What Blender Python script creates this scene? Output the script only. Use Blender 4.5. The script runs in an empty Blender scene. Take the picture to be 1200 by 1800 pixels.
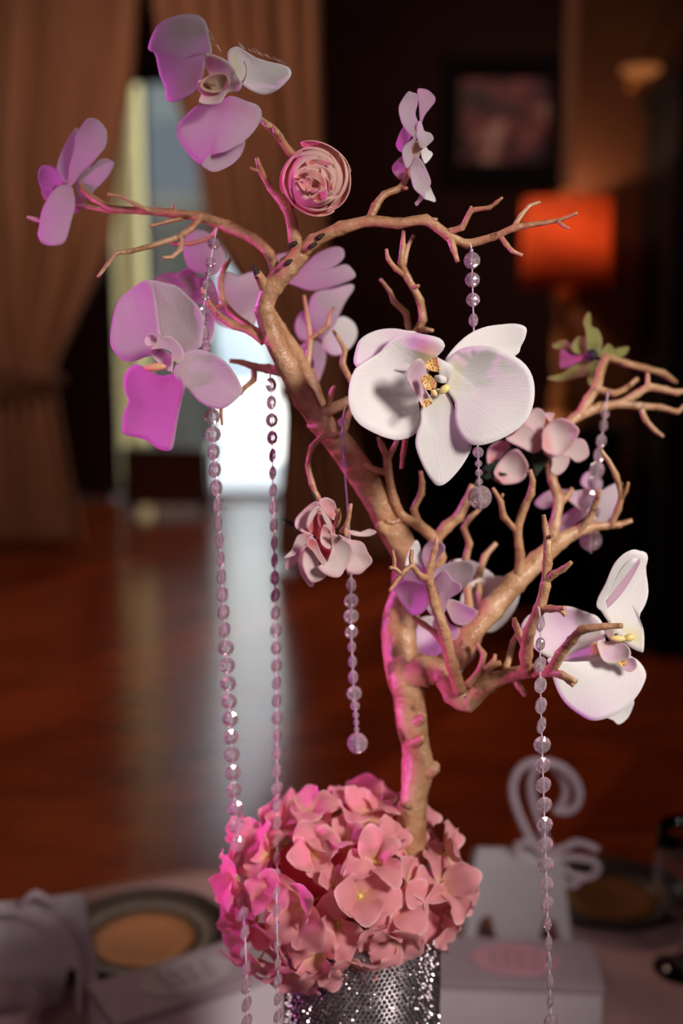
import bpy, bmesh, math, random
from mathutils import Vector, Matrix, Euler
random.seed(7)
S = bpy.context.scene
COL = S.collection
PI = math.pi

# ------------------------------------------------------------------ camera
F = 2000.0                      # focal length in pixels of the 1200x1800 frame
CX, CY = 600.0, 900.0
CAM = Vector((0.0, -0.84, 1.55))
TH = math.radians(9.65)         # pitch down
FWD = Vector((0, math.cos(TH), -math.sin(TH)))
UP = Vector((0, math.sin(TH), math.cos(TH)))
cam_d = bpy.data.cameras.new('camera')
cam = bpy.data.objects.new('camera', cam_d)
COL.objects.link(cam)
cam.location = CAM
cam.rotation_euler = (PI / 2 - TH, 0, 0)
cam_d.sensor_fit = 'VERTICAL'
cam_d.sensor_height = 36.0
cam_d.sensor_width = 24.0
cam_d.lens = 40.0
cam_d.clip_start = 0.02
cam_d.dof.use_dof = True
cam_d.dof.focus_distance = 0.775
cam_d.dof.aperture_fstop = 2.6
S.camera = cam

# ------------------------------------------------------------------ world, lights, exposure
w = bpy.data.worlds.new('sky')
S.world = w
w.use_nodes = True
w.node_tree.nodes['Background'].inputs[0].default_value = (0.78, 0.88, 1.0, 1)
w.node_tree.nodes['Background'].inputs[1].default_value = 3.0
S.view_settings.view_transform = 'Standard'
S.view_settings.look = 'None'
S.view_settings.gamma = 1.0
S.view_settings.use_curve_mapping = False
S.view_settings.exposure = 0.0


def light(name, kind, loc, target, energy, color, size=0.2, spot=60, blend=0.4):
    d = bpy.data.lights.new(name, kind)
    d.energy = energy
    d.color = color
    if kind == 'AREA':
        d.shape = 'DISK'
        d.size = size
    else:
        d.shadow_soft_size = size
    if kind == 'SPOT':
        d.spot_size = math.radians(spot)
        d.spot_blend = blend
    o = bpy.data.objects.new(name, d)
    COL.objects.link(o)
    o.location = loc
    o.rotation_euler = (Vector(target) - Vector(loc)).to_track_quat('-Z', 'Y').to_euler()
    return o


light('key_softbox', 'SPOT', (1.1, -1.3, 2.2), (0.08, 0.0, 1.33), 155, (1.0, 0.92, 0.86), 0.2, 34, 0.9)
light('front_fill', 'AREA', (-0.5, -2.2, 2.2), (0, 0, 1.25), 5.0, (1.0, 0.78, 0.80), 0.9)
light('magenta_party_spot', 'SPOT', (-1.7, 1.15, 1.95), (0.0, 0.0, 1.40), 120, (1.0, 0.16, 0.90), 0.04, 27, 0.6)
light('magenta_beam_high', 'SPOT', (-1.6, -0.30, 1.20), (-0.15, 0.0, 1.545), 72, (1.0, 0.16, 0.84), 0.025, 11.5, 0.25)
light('magenta_beam_low', 'SPOT', (-1.5, -0.35, 1.02), (0.05, 0.0, 1.225), 95, (0.95, 0.15, 0.85), 0.025, 8.5, 0.4)
light('magenta_side_spot', 'SPOT', (-1.75, 0.22, 1.15), (0.0, 0.0, 1.34), 20, (1.0, 0.18, 0.76), 0.04, 30, 0.6)
light('far_wall_fill', 'AREA', (1.4, 6.9, 4.3), (1.4, 7.6, 0), 15, (1.0, 0.66, 0.52), 1.0)  # unseen warm fill added to lift the dark wall at the right
light('warm_room_fill', 'AREA', (-1.0, 4.2, 3.9), (-1.0, 4.8, 0), 62, (1.0, 0.68, 0.50), 1.4)  # unseen warm overhead fill added as ambient for floor and drapes

sun = light('sun', 'SUN', (0, 0, 20), (0.6, 10, 2), 15.0, (1.0, 0.95, 0.82), 0.01)
sun.rotation_euler = Vector((0.12, 0.5, -0.86)).to_track_quat('-Z', 'Y').to_euler()

# ------------------------------------------------------------------ pixel helpers (1200x1800 frame)


def ray(x, y):
    return Vector(((x - CX) / F, 0, 0)) + FWD - UP * ((y - CY) / F)


def W(x, y, Y):
    """point of pixel (x,y) on the vertical plane Y = const"""
    d = ray(x, y)
    return CAM + d * ((Y - CAM.y) / d.y)


def WZ(x, y, z):
    d = ray(x, y)
    return CAM + d * ((z - CAM.z) / d.z)


def mpp(x, y, Y):
    """metres per pixel there"""
    d = ray(x, y)
    return ((Y - CAM.y) / d.y) / F

# ------------------------------------------------------------------ object helpers


def thing(name, label, cat, loc=(0, 0, 0), group=None):
    o = bpy.data.objects.new(name, None)
    COL.objects.link(o)
    o.location = loc
    o.empty_display_size = 0.02
    o['label'] = label
    o['category'] = cat
    if group:
        o['group'] = group
    return o


def origin_of(parent):
    v = Vector((0, 0, 0))
    while parent:
        v += parent.location
        parent = parent.parent
    return v


def mesh_obj(name, verts, faces, mat, parent=None, smooth=True, uvs=None, loc=None):
    """verts in world space; stored relative to the parent's (or own) origin"""
    off = origin_of(parent) if parent else (Vector(loc) if loc is not None else Vector((0, 0, 0)))
    me = bpy.data.meshes.new(name)
    me.from_pydata([tuple(Vector(v) - off) for v in verts], [], faces)
    if uvs:
        for un, data in uvs.items():
            ul = me.uv_layers.new(name=un)
            for lp in me.loops:
                ul.data[lp.index].uv = data[lp.vertex_index]
    me.materials.append(M[mat] if isinstance(mat, str) else mat)
    if smooth:
        me.polygons.foreach_set('use_smooth', [True] * len(me.polygons))
    me.update()
    o = bpy.data.objects.new(name, me)
    COL.objects.link(o)
    if parent:
        o.parent = parent
    elif loc is not None:
        o.location = off
    return o


def tag(o, label=None, cat=None, group=None, kind=None):
    if label:
        o['label'] = label
    if cat:
        o['category'] = cat
    if group:
        o['group'] = group
    if kind:
        o['kind'] = kind
    return o


def solid(o, t, off=0.0):
    m = o.modifiers.new('thick', 'SOLIDIFY')
    m.thickness = t
    m.offset = off
    return o


def bevel(o, wd, seg=2):
    m = o.modifiers.new('bev', 'BEVEL')
    m.width = wd
    m.segments = seg
    m.limit_method = 'ANGLE'
    return o


def crom(p, t):
    """catmull-rom through list of tuples, t in [0,len-1]"""
    n = len(p)
    i = min(int(t), n - 2)
    u = t - i
    p0, p1, p2, p3 = p[max(i - 1, 0)], p[i], p[i + 1], p[min(i + 2, n - 1)]
    return [0.5 * (2 * b + (c - a) * u + (2 * a - 5 * b + 4 * c - d) * u * u + (3 * b - a - 3 * c + d) * u ** 3)
            for a, b, c, d in zip(p0, p1, p2, p3)]


def sweep(pts, sides=8, seg=4, noise=0.0, caps=True, rnd=None, ang=0.0):
    """pts: list of (Vector, radius_m). returns verts, faces"""
    rnd = rnd or random
    P = [(v[0], v[1], v[2], r) for v, r in pts]
    n = (len(P) - 1) * seg
    C = [crom(P, i / seg) for i in range(n + 1)]
    if ang:                      # woody joints: straighter runs, thicker knees
        for i in range(n + 1):
            k0 = min(i // seg, len(P) - 2)
            u = i / seg - k0
            lin = [a_ + (b_ - a_) * u for a_, b_ in zip(P[k0], P[k0 + 1])]
            C[i] = [l_ * ang + c_ * (1 - ang) for l_, c_ in zip(lin, C[i])]
            if 0 < i < n and i % seg == 0:
                C[i][3] *= 1.16
    verts, faces = [], []
    up = None
    ph = [rnd.uniform(0, 6.28) for _ in range(4)]
    for i, c in enumerate(C):
        c0, c1 = C[max(i - 1, 0)], C[min(i + 1, n)]
        t = Vector(c1[:3]) - Vector(c0[:3])
        if t.length < 1e-9:
            t = Vector((0, 0, 1))
        t.normalize()
        if up is None:
            up = t.orthogonal().normalized()
        up = (up - t * up.dot(t))
        up = up.normalized() if up.length > 1e-6 else t.orthogonal().normalized()
        sd = t.cross(up)
        r = max(c[3], 1e-4)
        for k in range(sides):
            a = 2 * PI * k / sides
            rr = r * (1 + noise * (math.sin(2 * a + ph[0] + i * 0.7) * 0.5 + math.sin(3 * a + ph[1] - i * 0.43) * 0.35
                                   + math.sin(i * 0.9 + ph[2]) * 0.4 + rnd.uniform(-0.3, 0.3)))
            verts.append(Vector(c[:3]) + (up * math.cos(a) + sd * math.sin(a)) * rr)
    for i in range(n):
        for k in range(sides):
            k2 = (k + 1) % sides
            faces.append((i * sides + k, i * sides + k2, (i + 1) * sides + k2, (i + 1) * sides + k))
    if caps:
        faces.append(tuple(range(sides - 1, -1, -1)))
        faces.append(tuple(n * sides + k for k in range(sides)))
    return verts, faces


def ptube(name, pts, mat, parent, sides=8, seg=4, noise=0.0, ang=0.0):
    """pts: (x, y, r_px, Y)"""
    q = [(W(x, y, Y), r * mpp(x, y, Y)) for x, y, r, Y in pts]
    v, f = sweep(q, sides, seg, noise, ang=ang)
    return mesh_obj(name, v, f, mat, parent)


def lathe(prof, c, n=32, closed=False):
    verts, faces = [], []
    for r, z in prof:
        for k in range(n):
            a = 2 * PI * k / n
            verts.append(Vector((c[0] + r * math.cos(a), c[1] + r * math.sin(a), c[2] + z)))
    for i in range(len(prof) - 1):
        for k in range(n):
            k2 = (k + 1) % n
            faces.append((i * n + k, i * n + k2, (i + 1) * n + k2, (i + 1) * n + k))
    return verts, faces


def box_vf(x0, x1, y0, y1, z0, z1, rot=0.0, c=None):
    v = [Vector((x, y, z)) for z in (z0, z1) for x, y in ((x0, y0), (x1, y0), (x1, y1), (x0, y1))]
    if rot:
        R = Matrix.Rotation(rot, 3, 'Z')
        c = Vector(c)
        v = [R @ (p - c) + c for p in v]
    return v, [(3, 2, 1, 0), (4, 5, 6, 7), (0, 1, 5, 4), (1, 2, 6, 5), (2, 3, 7, 6), (3, 0, 4, 7)]


def boxo(name, x0, x1, y0, y1, z0, z1, mat, parent=None, rot=0.0, c=None, bev=0.0, loc=None):
    v, f = box_vf(x0, x1, y0, y1, z0, z1, rot, c)
    o = mesh_obj(name, v, f, mat, parent, smooth=False, loc=loc)
    if bev:
        bevel(o, bev)
    return o

# ------------------------------------------------------------------ materials
M = {}


class NT:
    def __init__(s, name):
        s.m = bpy.data.materials.new(name)
        s.m.use_nodes = True
        s.t = s.m.node_tree
        s.t.nodes.clear()
        s.out = s.t.nodes.new('ShaderNodeOutputMaterial')
        M[name] = s.m

    def n(s, typ, **kw):
        nd = s.t.nodes.new(typ)
        for k, v in kw.items():
            if k.startswith('_'):
                setattr(nd, k[1:], v)
            else:
                k2 = k.replace('__', ' ')
                s.set(nd, k2, v)
        return nd

    def set(s, nd, k, v):
        inp = nd.inputs[int(k[1:])] if k[0] == 'i' and k[1:].isdigit() else nd.inputs[k]
        if isinstance(v, bpy.types.NodeSocket):
            s.t.links.new(v, inp)
        else:
            inp.default_value = v

    def surf(s, sock):
        s.t.links.new(sock, s.out.inputs['Surface'])

    def ramp(s, fac, stops, interp='LINEAR'):
        r = s.n('ShaderNodeValToRGB')
        r.color_ramp.interpolation = interp
        el = r.color_ramp.elements
        while len(el) < len(stops):
            el.new(0.5)
        for e, (p, c) in zip(el, stops):
            e.position = p
            e.color = (c[0], c[1], c[2], 1)
        s.t.links.new(fac, r.inputs[0])
        return r.outputs[0]

    def mix(s, fac, a, b, mode='MIX'):
        m = s.n('ShaderNodeMix', _data_type='RGBA', _blend_type=mode)
        for i, v in ((0, fac), (6, a), (7, b)):
            if isinstance(v, bpy.types.NodeSocket):
                s.t.links.new(v, m.inputs[i])
            else:
                m.inputs[i].default_value = v if i == 0 else (v[0], v[1], v[2], 1)
        return m.outputs[2]


def srgb(r, g, b):
    return tuple((c / 255 / 12.92) if c / 255 <= 0.04045 else ((c / 255 + 0.055) / 1.055) ** 2.4 for c in (r, g, b))


def plain(name, col, rough=0.6, spec=0.5, metal=0.0, var=0.12, scale=30.0, bump=0.0, coat=0.0):
    t = NT(name)
    tc = t.n('ShaderNodeTexCoord')
    nz = t.n('ShaderNodeTexNoise', Scale=scale, Detail=4.0, Vector=tc.outputs['Object'])
    c = t.ramp(nz.outputs[0], [(0.25, [x * (1 - var) for x in col]), (0.75, [min(1, x * (1 + var)) for x in col])])
    b = t.n('ShaderNodeBsdfPrincipled', Roughness=rough, Metallic=metal)
    b.inputs['Specular IOR Level'].default_value = spec
    b.inputs['Coat Weight'].default_value = coat
    t.set(b, 'Base Color', c)
    if bump:
        bp = t.n('ShaderNodeBump', Strength=bump, Distance=0.01, Height=nz.outputs[0])
        t.set(b, 'Normal', bp.outputs[0])
    t.surf(b.outputs[0])
    return t


def petal_mat(name, base, body, edge, trans=0.4, edge_at=0.9, base_to=0.3, vein=0.35, transcol=None):
    """UV 'sr' = (along petal, ring), 'vein' = (fan angle, along)"""
    t = NT(name)
    u = t.n('ShaderNodeUVMap', _uv_map='sr')
    sp = t.n('ShaderNodeSeparateXYZ', i0=u.outputs[0])
    c1 = t.ramp(sp.outputs[0], [(0.0, base), (base_to, body), (1.0, body)], 'EASE')
    c2 = t.ramp(sp.outputs[1], [(0.0, (0, 0, 0)), (edge_at - 0.25, (0, 0, 0)), (1.0, (1, 1, 1))], 'EASE')
    col = t.mix(c2, c1, edge)
    uv = t.n('ShaderNodeUVMap', _uv_map='vein')
    mp = t.n('ShaderNodeMapping', Vector=uv.outputs[0])
    mp.inputs['Scale'].default_value = (1, 0.22, 1)
    nz = t.n('ShaderNodeTexNoise', Scale=30.0, Detail=4.0, Roughness=0.65, Distortion=0.4, Vector=mp.outputs[0])
    col = t.mix(0.10, col, t.ramp(nz.outputs[0], [(0.3, (0.6, 0.55, 0.6)), (0.65, (1, 1, 1))]), 'MULTIPLY')
    fz = t.n('ShaderNodeTexNoise', Scale=1500.0, Detail=1.0, Vector=t.n('ShaderNodeTexCoord').outputs['Object'])
    bp0 = t.n('ShaderNodeBump', Strength=0.12, Distance=0.0006, Height=fz.outputs[0])
    bp = t.n('ShaderNodeBump', Strength=vein, Distance=0.0012, Height=nz.outputs[0], Normal=bp0.outputs[0])
    d = t.n('ShaderNodeBsdfPrincipled', Roughness=0.62, Normal=bp.outputs[0])
    d.inputs['Specular IOR Level'].default_value = 0.18
    d.inputs['Sheen Weight'].default_value = 0.12
    t.set(d, 'Base Color', col)
    tr = t.n('ShaderNodeBsdfTranslucent', Color=col, Normal=bp.outputs[0])
    if transcol:
        t.set(tr, 'Color', t.mix(0.6, col, transcol))
    mx = t.n('ShaderNodeMixShader', i0=trans, i1=d.outputs[0], i2=tr.outputs[0])
    t.surf(mx.outputs[0])


petal_mat('orchid_white', (0.80, 0.72, 0.42), (0.84, 0.81, 0.79), (0.86, 0.81, 0.81), 0.10, 0.95, 0.22, 0.32)
petal_mat('orchid_pale', (0.78, 0.66, 0.55), (0.80, 0.72, 0.74), (0.80, 0.68, 0.74), 0.42, 0.9, 0.25, 0.6)
petal_mat('orchid_pink', (0.80, 0.60, 0.58), (0.78, 0.58, 0.68), (0.78, 0.50, 0.68), 0.45, 0.9, 0.3, 0.5)
petal_mat('lip_pink', (0.82, 0.62, 0.60), (0.78, 0.58, 0.68), (0.85, 0.75, 0.70), 0.35, 0.95, 0.3, 0.2)
petal_mat('lip_cream', (0.55, 0.36, 0.22), (0.62, 0.45, 0.33), (0.72, 0.55, 0.42), 0.3, 0.95, 0.4, 0.1)
petal_mat('rose_petal', (0.80, 0.22, 0.18), (0.92, 0.48, 0.42), (0.95, 0.68, 0.60), 0.35, 0.95, 0.55, 0.15)
petal_mat('peony_petal', (0.78, 0.20, 0.22), (0.82, 0.52, 0.52), (0.84, 0.62, 0.64), 0.25, 0.95, 0.5, 0.25)
petal_mat('peony_white', (0.80, 0.34, 0.34), (0.82, 0.66, 0.64), (0.80, 0.50, 0.54), 0.25, 0.98, 0.35, 0.25)
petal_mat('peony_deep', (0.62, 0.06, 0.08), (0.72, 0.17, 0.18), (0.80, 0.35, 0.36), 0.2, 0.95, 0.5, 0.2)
petal_mat('hydrangea_petal', (0.88, 0.55, 0.34), (0.86, 0.35, 0.38), (0.92, 0.52, 0.53), 0.32, 0.95, 0.4, 0.25)
petal_mat('sepal_green', (0.16, 0.17, 0.05), (0.34, 0.36, 0.10), (0.40, 0.36, 0.14), 0.25, 0.9, 0.4, 0.3)
petal_mat('leaf_dark', (0.01, 0.02, 0.01), (0.015, 0.03, 0.018), (0.02, 0.035, 0.02), 0.1, 0.9, 0.3, 0.3)
plain('yellow_callus', (0.85, 0.68, 0.25), 0.4, 0.5, var=0.1, scale=120)
plain('orange_finger', (0.85, 0.42, 0.25), 0.5, 0.4, var=0.1, scale=120)
plain('stamen', (0.72, 0.60, 0.12), 0.5, var=0.2, scale=200)
plain('dark_center', (0.015, 0.008, 0.02), 0.6)
plain('thread', (0.75, 0.62, 0.70), 0.3, 0.6, var=0.05)
plain('fibre', (0.8, 0.75, 0.75), 0.6, var=0.05)

# spotted patches of the orchid throat
t = NT('spotted_lip')
tc = t.n('ShaderNodeTexCoord')
vo = t.n('ShaderNodeTexVoronoi', Scale=700.0, Vector=tc.outputs['Object'])
c = t.ramp(vo.outputs[0], [(0.30, srgb(120, 45, 10)), (0.42, srgb(235, 190, 120))])
b = t.n('ShaderNodeBsdfPrincipled', Roughness=0.5)
t.set(b, 'Base Color', c)
t.surf(b.outputs[0])

# bark
t = NT('bark')
tc = t.n('ShaderNodeTexCoord')
nz = t.n('ShaderNodeTexNoise', Scale=38.0, Detail=5.0, Roughness=0.6, Vector=tc.outputs['Object'])
c = t.ramp(nz.outputs[0], [(0.25, srgb(150, 98, 66)), (0.5, srgb(192, 146, 108)), (0.75, srgb(214, 176, 138))])
n2 = t.n('ShaderNodeTexNoise', Scale=60.0, Detail=6.0, Roughness=0.7, Vector=tc.outputs['Object'])
c = t.mix(t.ramp(n2.outputs[0], [(0.60, (0, 0, 0)), (0.70, (1, 1, 1))]), c, srgb(70, 40, 28))
n3 = t.n('ShaderNodeTexNoise', Scale=240.0, Detail=4.0, Vector=tc.outputs['Object'])
b = t.n('ShaderNodeBsdfPrincipled', Roughness=0.38)
b.inputs['Specular IOR Level'].default_value = 0.55
t.set(b, 'Base Color', c)
bp = t.n('ShaderNodeBump', Strength=0.35, Distance=0.002, Height=n3.outputs[0])
bp2 = t.n('ShaderNodeBump', Strength=0.9, Distance=0.006, Height=nz.outputs[0], Normal=bp.outputs[0])
t.set(b, 'Normal', bp2.outputs[0])
t.surf(b.outputs[0])
plain('dark_bark', srgb(48, 34, 28), 0.7, bump=0.4, scale=150)

# crystal
t = NT('crystal')
g = t.n('ShaderNodeBsdfPrincipled', Roughness=0.03)
g.inputs['Transmission Weight'].default_value = 1.0
g.inputs['IOR'].default_value = 1.55
g.inputs['Base Color'].default_value = (1.0, 0.93, 0.97, 1)
g.inputs['Thin Film Thickness'].default_value = 420.0
g.inputs['Thin Film IOR'].default_value = 1.8
d = t.n('ShaderNodeBsdfPrincipled', Roughness=0.12)
d.inputs['Base Color'].default_value = (0.82, 0.66, 0.72, 1)
d.inputs['Specular IOR Level'].default_value = 0.9
mx = t.n('ShaderNodeMixShader', i0=0.2, i1=g.outputs[0], i2=d.outputs[0])
t.surf(mx.outputs[0])

t = NT('wine_glass_glass')
g = t.n('ShaderNodeBsdfPrincipled', Roughness=0.0)
g.inputs['Transmission Weight'].default_value = 1.0
g.inputs['IOR'].default_value = 1.45
t.surf(g.outputs[0])

t = NT('window_glass')
g = t.n('ShaderNodeBsdfGlossy', Roughness=0.02)
tr = t.n('ShaderNodeBsdfTransparent')
mx = t.n('ShaderNodeMixShader', i0=0.06, i1=tr.outputs[0], i2=g.outputs[0])
t.surf(mx.outputs[0])

plain('rhinestone', (0.62, 0.58, 0.60), 0.07, 0.9, metal=0.95, var=0.1, scale=300)
plain('vase_silver', (0.16, 0.14, 0.15), 0.35, 0.6, metal=0.7, var=0.2, scale=90)

# wood floor
t = NT('floor_wood')
tc = t.n('ShaderNodeTexCoord')
oi = t.n('ShaderNodeObjectInfo')
mp = t.n('ShaderNodeMapping', Vector=tc.outputs['Object'])
mp.inputs['Rotation'].default_value = (0, 0, math.radians(-60.6))
mp.inputs['Scale'].default_value = (0.6, 8, 1)
nz = t.n('ShaderNodeTexNoise', Scale=3.0, Detail=6.0, Roughness=0.6, Vector=mp.outputs[0])
c = t.ramp(nz.outputs[0], [(0.3, srgb(84, 32, 13)), (0.55, srgb(134, 56, 24)), (0.75, srgb(172, 78, 34))])
vr = t.ramp(oi.outputs['Random'], [(0.0, (0.6, 0.55, 0.5)), (1.0, (1.15, 1.1, 1.05))])
c = t.mix(1.0, c, vr, 'MULTIPLY')
b = t.n('ShaderNodeBsdfPrincipled', Roughness=0.18)
b.inputs['Specular IOR Level'].default_value = 0.5
t.set(b, 'Base Color', c)
bp = t.n('ShaderNodeBump', Strength=0.05, Distance=0.003, Height=nz.outputs[0])
t.set(b, 'Normal', bp.outputs[0])
t.surf(b.outputs[0])

plain('wall_dark', srgb(58, 32, 27), 0.8, 0.2, scale=3)
plain('wall_tan', srgb(96, 60, 40), 0.85, 0.2, scale=3)
plain('ceiling_paint', srgb(90, 66, 52), 0.9, 0.1, scale=3)
plain('drape', srgb(150, 108, 84), 0.8, 0.2, var=0.08, scale=40, bump=0.05)
plain('drape_tie', srgb(90, 58, 42), 0.7, 0.3, scale=50)
plain('dark_wood', srgb(64, 30, 18), 0.35, 0.5, scale=6, var=0.3)
plain('black_wood', srgb(18, 12, 12), 0.8, 0.15, scale=6, var=0.2)
plain('frame_black', srgb(9, 7, 7), 0.7, 0.2)
plain('white_paint', srgb(215, 210, 200), 0.6)
plain('cream_column', srgb(250, 232, 165), 0.8, 0.2, var=0.03, scale=4)
plain('pavement', srgb(225, 225, 222), 0.9, 0.2, var=0.05, scale=2)
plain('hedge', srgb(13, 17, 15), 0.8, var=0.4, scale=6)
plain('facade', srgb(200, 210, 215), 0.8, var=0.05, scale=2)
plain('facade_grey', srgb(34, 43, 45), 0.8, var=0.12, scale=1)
plain('car_paint', srgb(130, 150, 165), 0.3, coat=0.5, var=0.03)
plain('car_glass', srgb(30, 36, 42), 0.1)
plain('rubber', srgb(20, 20, 20), 0.8)
plain('brass', srgb(215, 140, 70), 0.4, metal=0.15, var=0.15, scale=20)
plain('cloth_rose', srgb(190, 150, 150), 0.85, 0.2, var=0.06, scale=60, bump=0.05)
plain('table_wood', srgb(90, 60, 40), 0.6)
plain('box_white', srgb(205, 196, 204), 0.7, 0.3, var=0.03, scale=40)
plain('box_lid_shaded', srgb(168, 150, 162), 0.6, 0.3, var=0.05, scale=40)  # box white darkened: shade on the lid top put into the colour
plain('tag_pink', srgb(206, 150, 165), 0.7, var=0.06, scale=80)
plain('tag_grey', srgb(190, 182, 188), 0.7, var=0.06, scale=80)
plain('ink_grey', srgb(128, 108, 120), 0.7)
plain('cord_white', srgb(214, 196, 210), 0.6, var=0.05, scale=200, bump=0.2)
plain('plate_dark', srgb(36, 25, 22), 0.42, 0.4, var=0.1)
plain('plate_gold', srgb(120, 72, 18), 0.45, 0.4, metal=0.4, var=0.1, scale=30)

# picture print: mottled dark reds with a pale dress like patch
t = NT('picture_print')
tc = t.n('ShaderNodeTexCoord')
nz = t.n('ShaderNodeTexNoise', Scale=4.2, Detail=3.0, Vector=tc.outputs['Object'])
c = t.ramp(nz.outputs[0], [(0.3, srgb(45, 36, 42)), (0.46, srgb(95, 66, 72)), (0.56, srgb(170, 80, 90)), (0.66, srgb(225, 200, 185))])
b = t.n('ShaderNodeBsdfPrincipled', Roughness=0.5)
t.set(b, 'Base Color', c)
t.surf(b.outputs[0])

# lamp shade: lit from inside
t = NT('lamp_shade_fabric')
d = t.n('ShaderNodeBsdfDiffuse')
d.inputs[0].default_value = (*srgb(150, 84, 60), 1)
tr = t.n('ShaderNodeBsdfTranslucent')
tr.inputs[0].default_value = (*srgb(205, 130, 96), 1)
mx = t.n('ShaderNodeMixShader', i0=0.55, i1=d.outputs[0], i2=tr.outputs[0])
t.surf(mx.outputs[0])
t = NT('bulb_glow')
e = t.n('ShaderNodeEmission', Strength=8.0)
e.inputs[0].default_value = (1, 0.42, 0.12, 1)
t.surf(e.outputs[0])
t = NT('amber_glow')
e = t.n('ShaderNodeEmission', Strength=0.3)
e.inputs[0].default_value = (1, 0.32, 0.10, 1)
t.surf(e.outputs[0])

# ================================================================== ROOM
RX0, RX1, RY0, RY1, RZ = -3.6, 3.6, -3.4, 9.0, 4.6


def struct(o, kind='structure'):
    o['kind'] = kind
    return o


fl = struct(boxo('floor', RX0, RX1, RY0, RY1, -0.10, -0.014, 'dark_wood'))
# planks, 60 degrees to the picture plane


def clip(poly, a, b, c):          # keep a*x+b*y<=c
    out = []
    for i in range(len(poly)):
        p, q = poly[i], poly[(i + 1) % len(poly)]
        dp, dq = a * p[0] + b * p[1] - c, a * q[0] + b * q[1] - c
        if dp <= 0:
            out.append(p)
        if dp * dq < 0:
            s = dp / (dp - dq)
            out.append((p[0] + (q[0] - p[0]) * s, p[1] + (q[1] - p[1]) * s))
    return out


ang = math.radians(60.6)
du, dv = (math.cos(ang), math.sin(ang)), (-math.sin(ang), math.cos(ang))
PW, PL = 0.19, 2.9
for i in range(-60, 70):
    shift = (i * 0.37 % 1) * PL
    for j in range(-5, 6):
        a0, a1 = j * PL + shift + 0.0015, (j + 1) * PL + shift - 0.0015
        b0, b1 = i * PW + 0.0012, (i + 1) * PW - 0.0012
        poly = [(du[0] * a + dv[0] * b_, du[1] * a + dv[1] * b_) for a, b_ in ((a0, b0), (a1, b0), (a1, b1), (a0, b1))]
        for A, B, Cc in ((1, 0, RX1), (-1, 0, -RX0), (0, 1, RY1), (0, -1, -0.35)):
            poly = clip(poly, A, B, Cc)
            if len(poly) < 3:
                break
        if len(poly) < 3:
            continue
        n = len(poly)
        zt = random.uniform(-0.0008, 0)
        vs = [(x, y, -0.0145) for x, y in poly] + [(x, y, zt) for x, y in poly]
        fs = [tuple(range(n, 2 * n)), tuple(range(n - 1, -1, -1))] + [(k, (k + 1) % n, n + (k + 1) % n, n + k) for k in range(n)]
        mesh_obj('plank', vs, fs, 'floor_wood', fl, smooth=False)
boxo('floor_near_section', RX0, RX1, RY0, -0.352, -0.0145, -0.0005, 'floor_wood', fl)

struct(boxo('ceiling', RX0, RX1, RY0, RY1, RZ, RZ + 0.1, 'ceiling_paint'))
struct(boxo('wall_left', RX0 - 0.1, RX0, RY0, RY1, 0, RZ, 'wall_dark'))
struct(boxo('wall_right', RX1, RX1 + 0.1, RY0, RY1, 0, RZ, 'wall_dark'))
struct(boxo('wall_front', RX0, RX1, RY0 - 0.1, RY0, 0, RZ, 'wall_dark'))
# back wall with the door opening
dl, dr = W(185, 500, RY1).x, W(508, 500, RY1).x
dtop = W(300, 128, RY1).z
wb = mesh_obj('wall_back', *box_vf(RX0, dl, RY1, RY1 + 0.16, 0, RZ), 'wall_dark', None, smooth=False)
struct(wb)
boxo('wall_section', dr, RX1, RY1, RY1 + 0.16, 0, RZ, 'wall_dark', wb)
boxo('wall_lintel', dl, dr, RY1, RY1 + 0.16, dtop, RZ, 'wall_dark', wb)
struct(boxo('baseboard_back', dr + 0.06, RX1, RY1 - 0.02, RY1, 0, 0.14, 'dark_wood'))
# glazed doors in the opening
dn = thing('door_1', 'glazed entrance door with dark frame between the drapes', 'door', ((dl + dr) / 2, RY1 + 0.08, 0))
del dn['category']
struct(dn)
xm = W(262, 500, RY1 + 0.08).x
fy0, fy1 = RY1 + 0.04, RY1 + 0.12
for x in (dl + 0.03, dr - 0.03):
    boxo('jamb', x - 0.03, x + 0.03, fy0, fy1, 0, dtop, 'black_wood', dn)
boxo('mullion', xm - 0.02, xm + 0.02, fy0, fy1, 0, dtop, 'black_wood', dn)
boxo('head_rail', dl, dr, fy0, fy1, dtop - 0.07, dtop, 'black_wood', dn)
boxo('bottom_rail', dl, dr, fy0, fy1, 0, 0.05, 'black_wood', dn)
boxo('pane', dl + 0.06, xm - 0.02, RY1 + 0.077, RY1 + 0.083, 0.05, dtop - 0.07, 'window_glass', dn)
boxo('pane', xm + 0.02, dr - 0.06, RY1 + 0.077, RY1 + 0.083, 0.05, dtop - 0.07, 'window_glass', dn)
# outdoors
struct(boxo('ground_outdoors', -14, 12, RY1 + 0.16, 34, -0.2, -0.03, 'pavement'))
YC = RY1 + 0.75
c0, c1 = W(196, 500, YC).x, W(258, 500, YC).x
col_t = thing('porch_column', 'sunlit cream column outside the glazed door', 'column', ((c0 + c1) / 2, YC, 0))
cr = (c1 - c0) / 2
mesh_obj('shaft', *lathe([(cr, 0.1), (cr, 1.2), (cr * 0.96, 4.4)], ((c0 + c1) / 2, YC, 0), 24), 'cream_column', col_t)
mesh_obj('plinth', *box_vf(c0 - 0.04, c1 + 0.04, YC - cr - 0.04, YC + cr + 0.04, -0.03, 0.1), 'cream_column', col_t, smooth=False)
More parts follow.
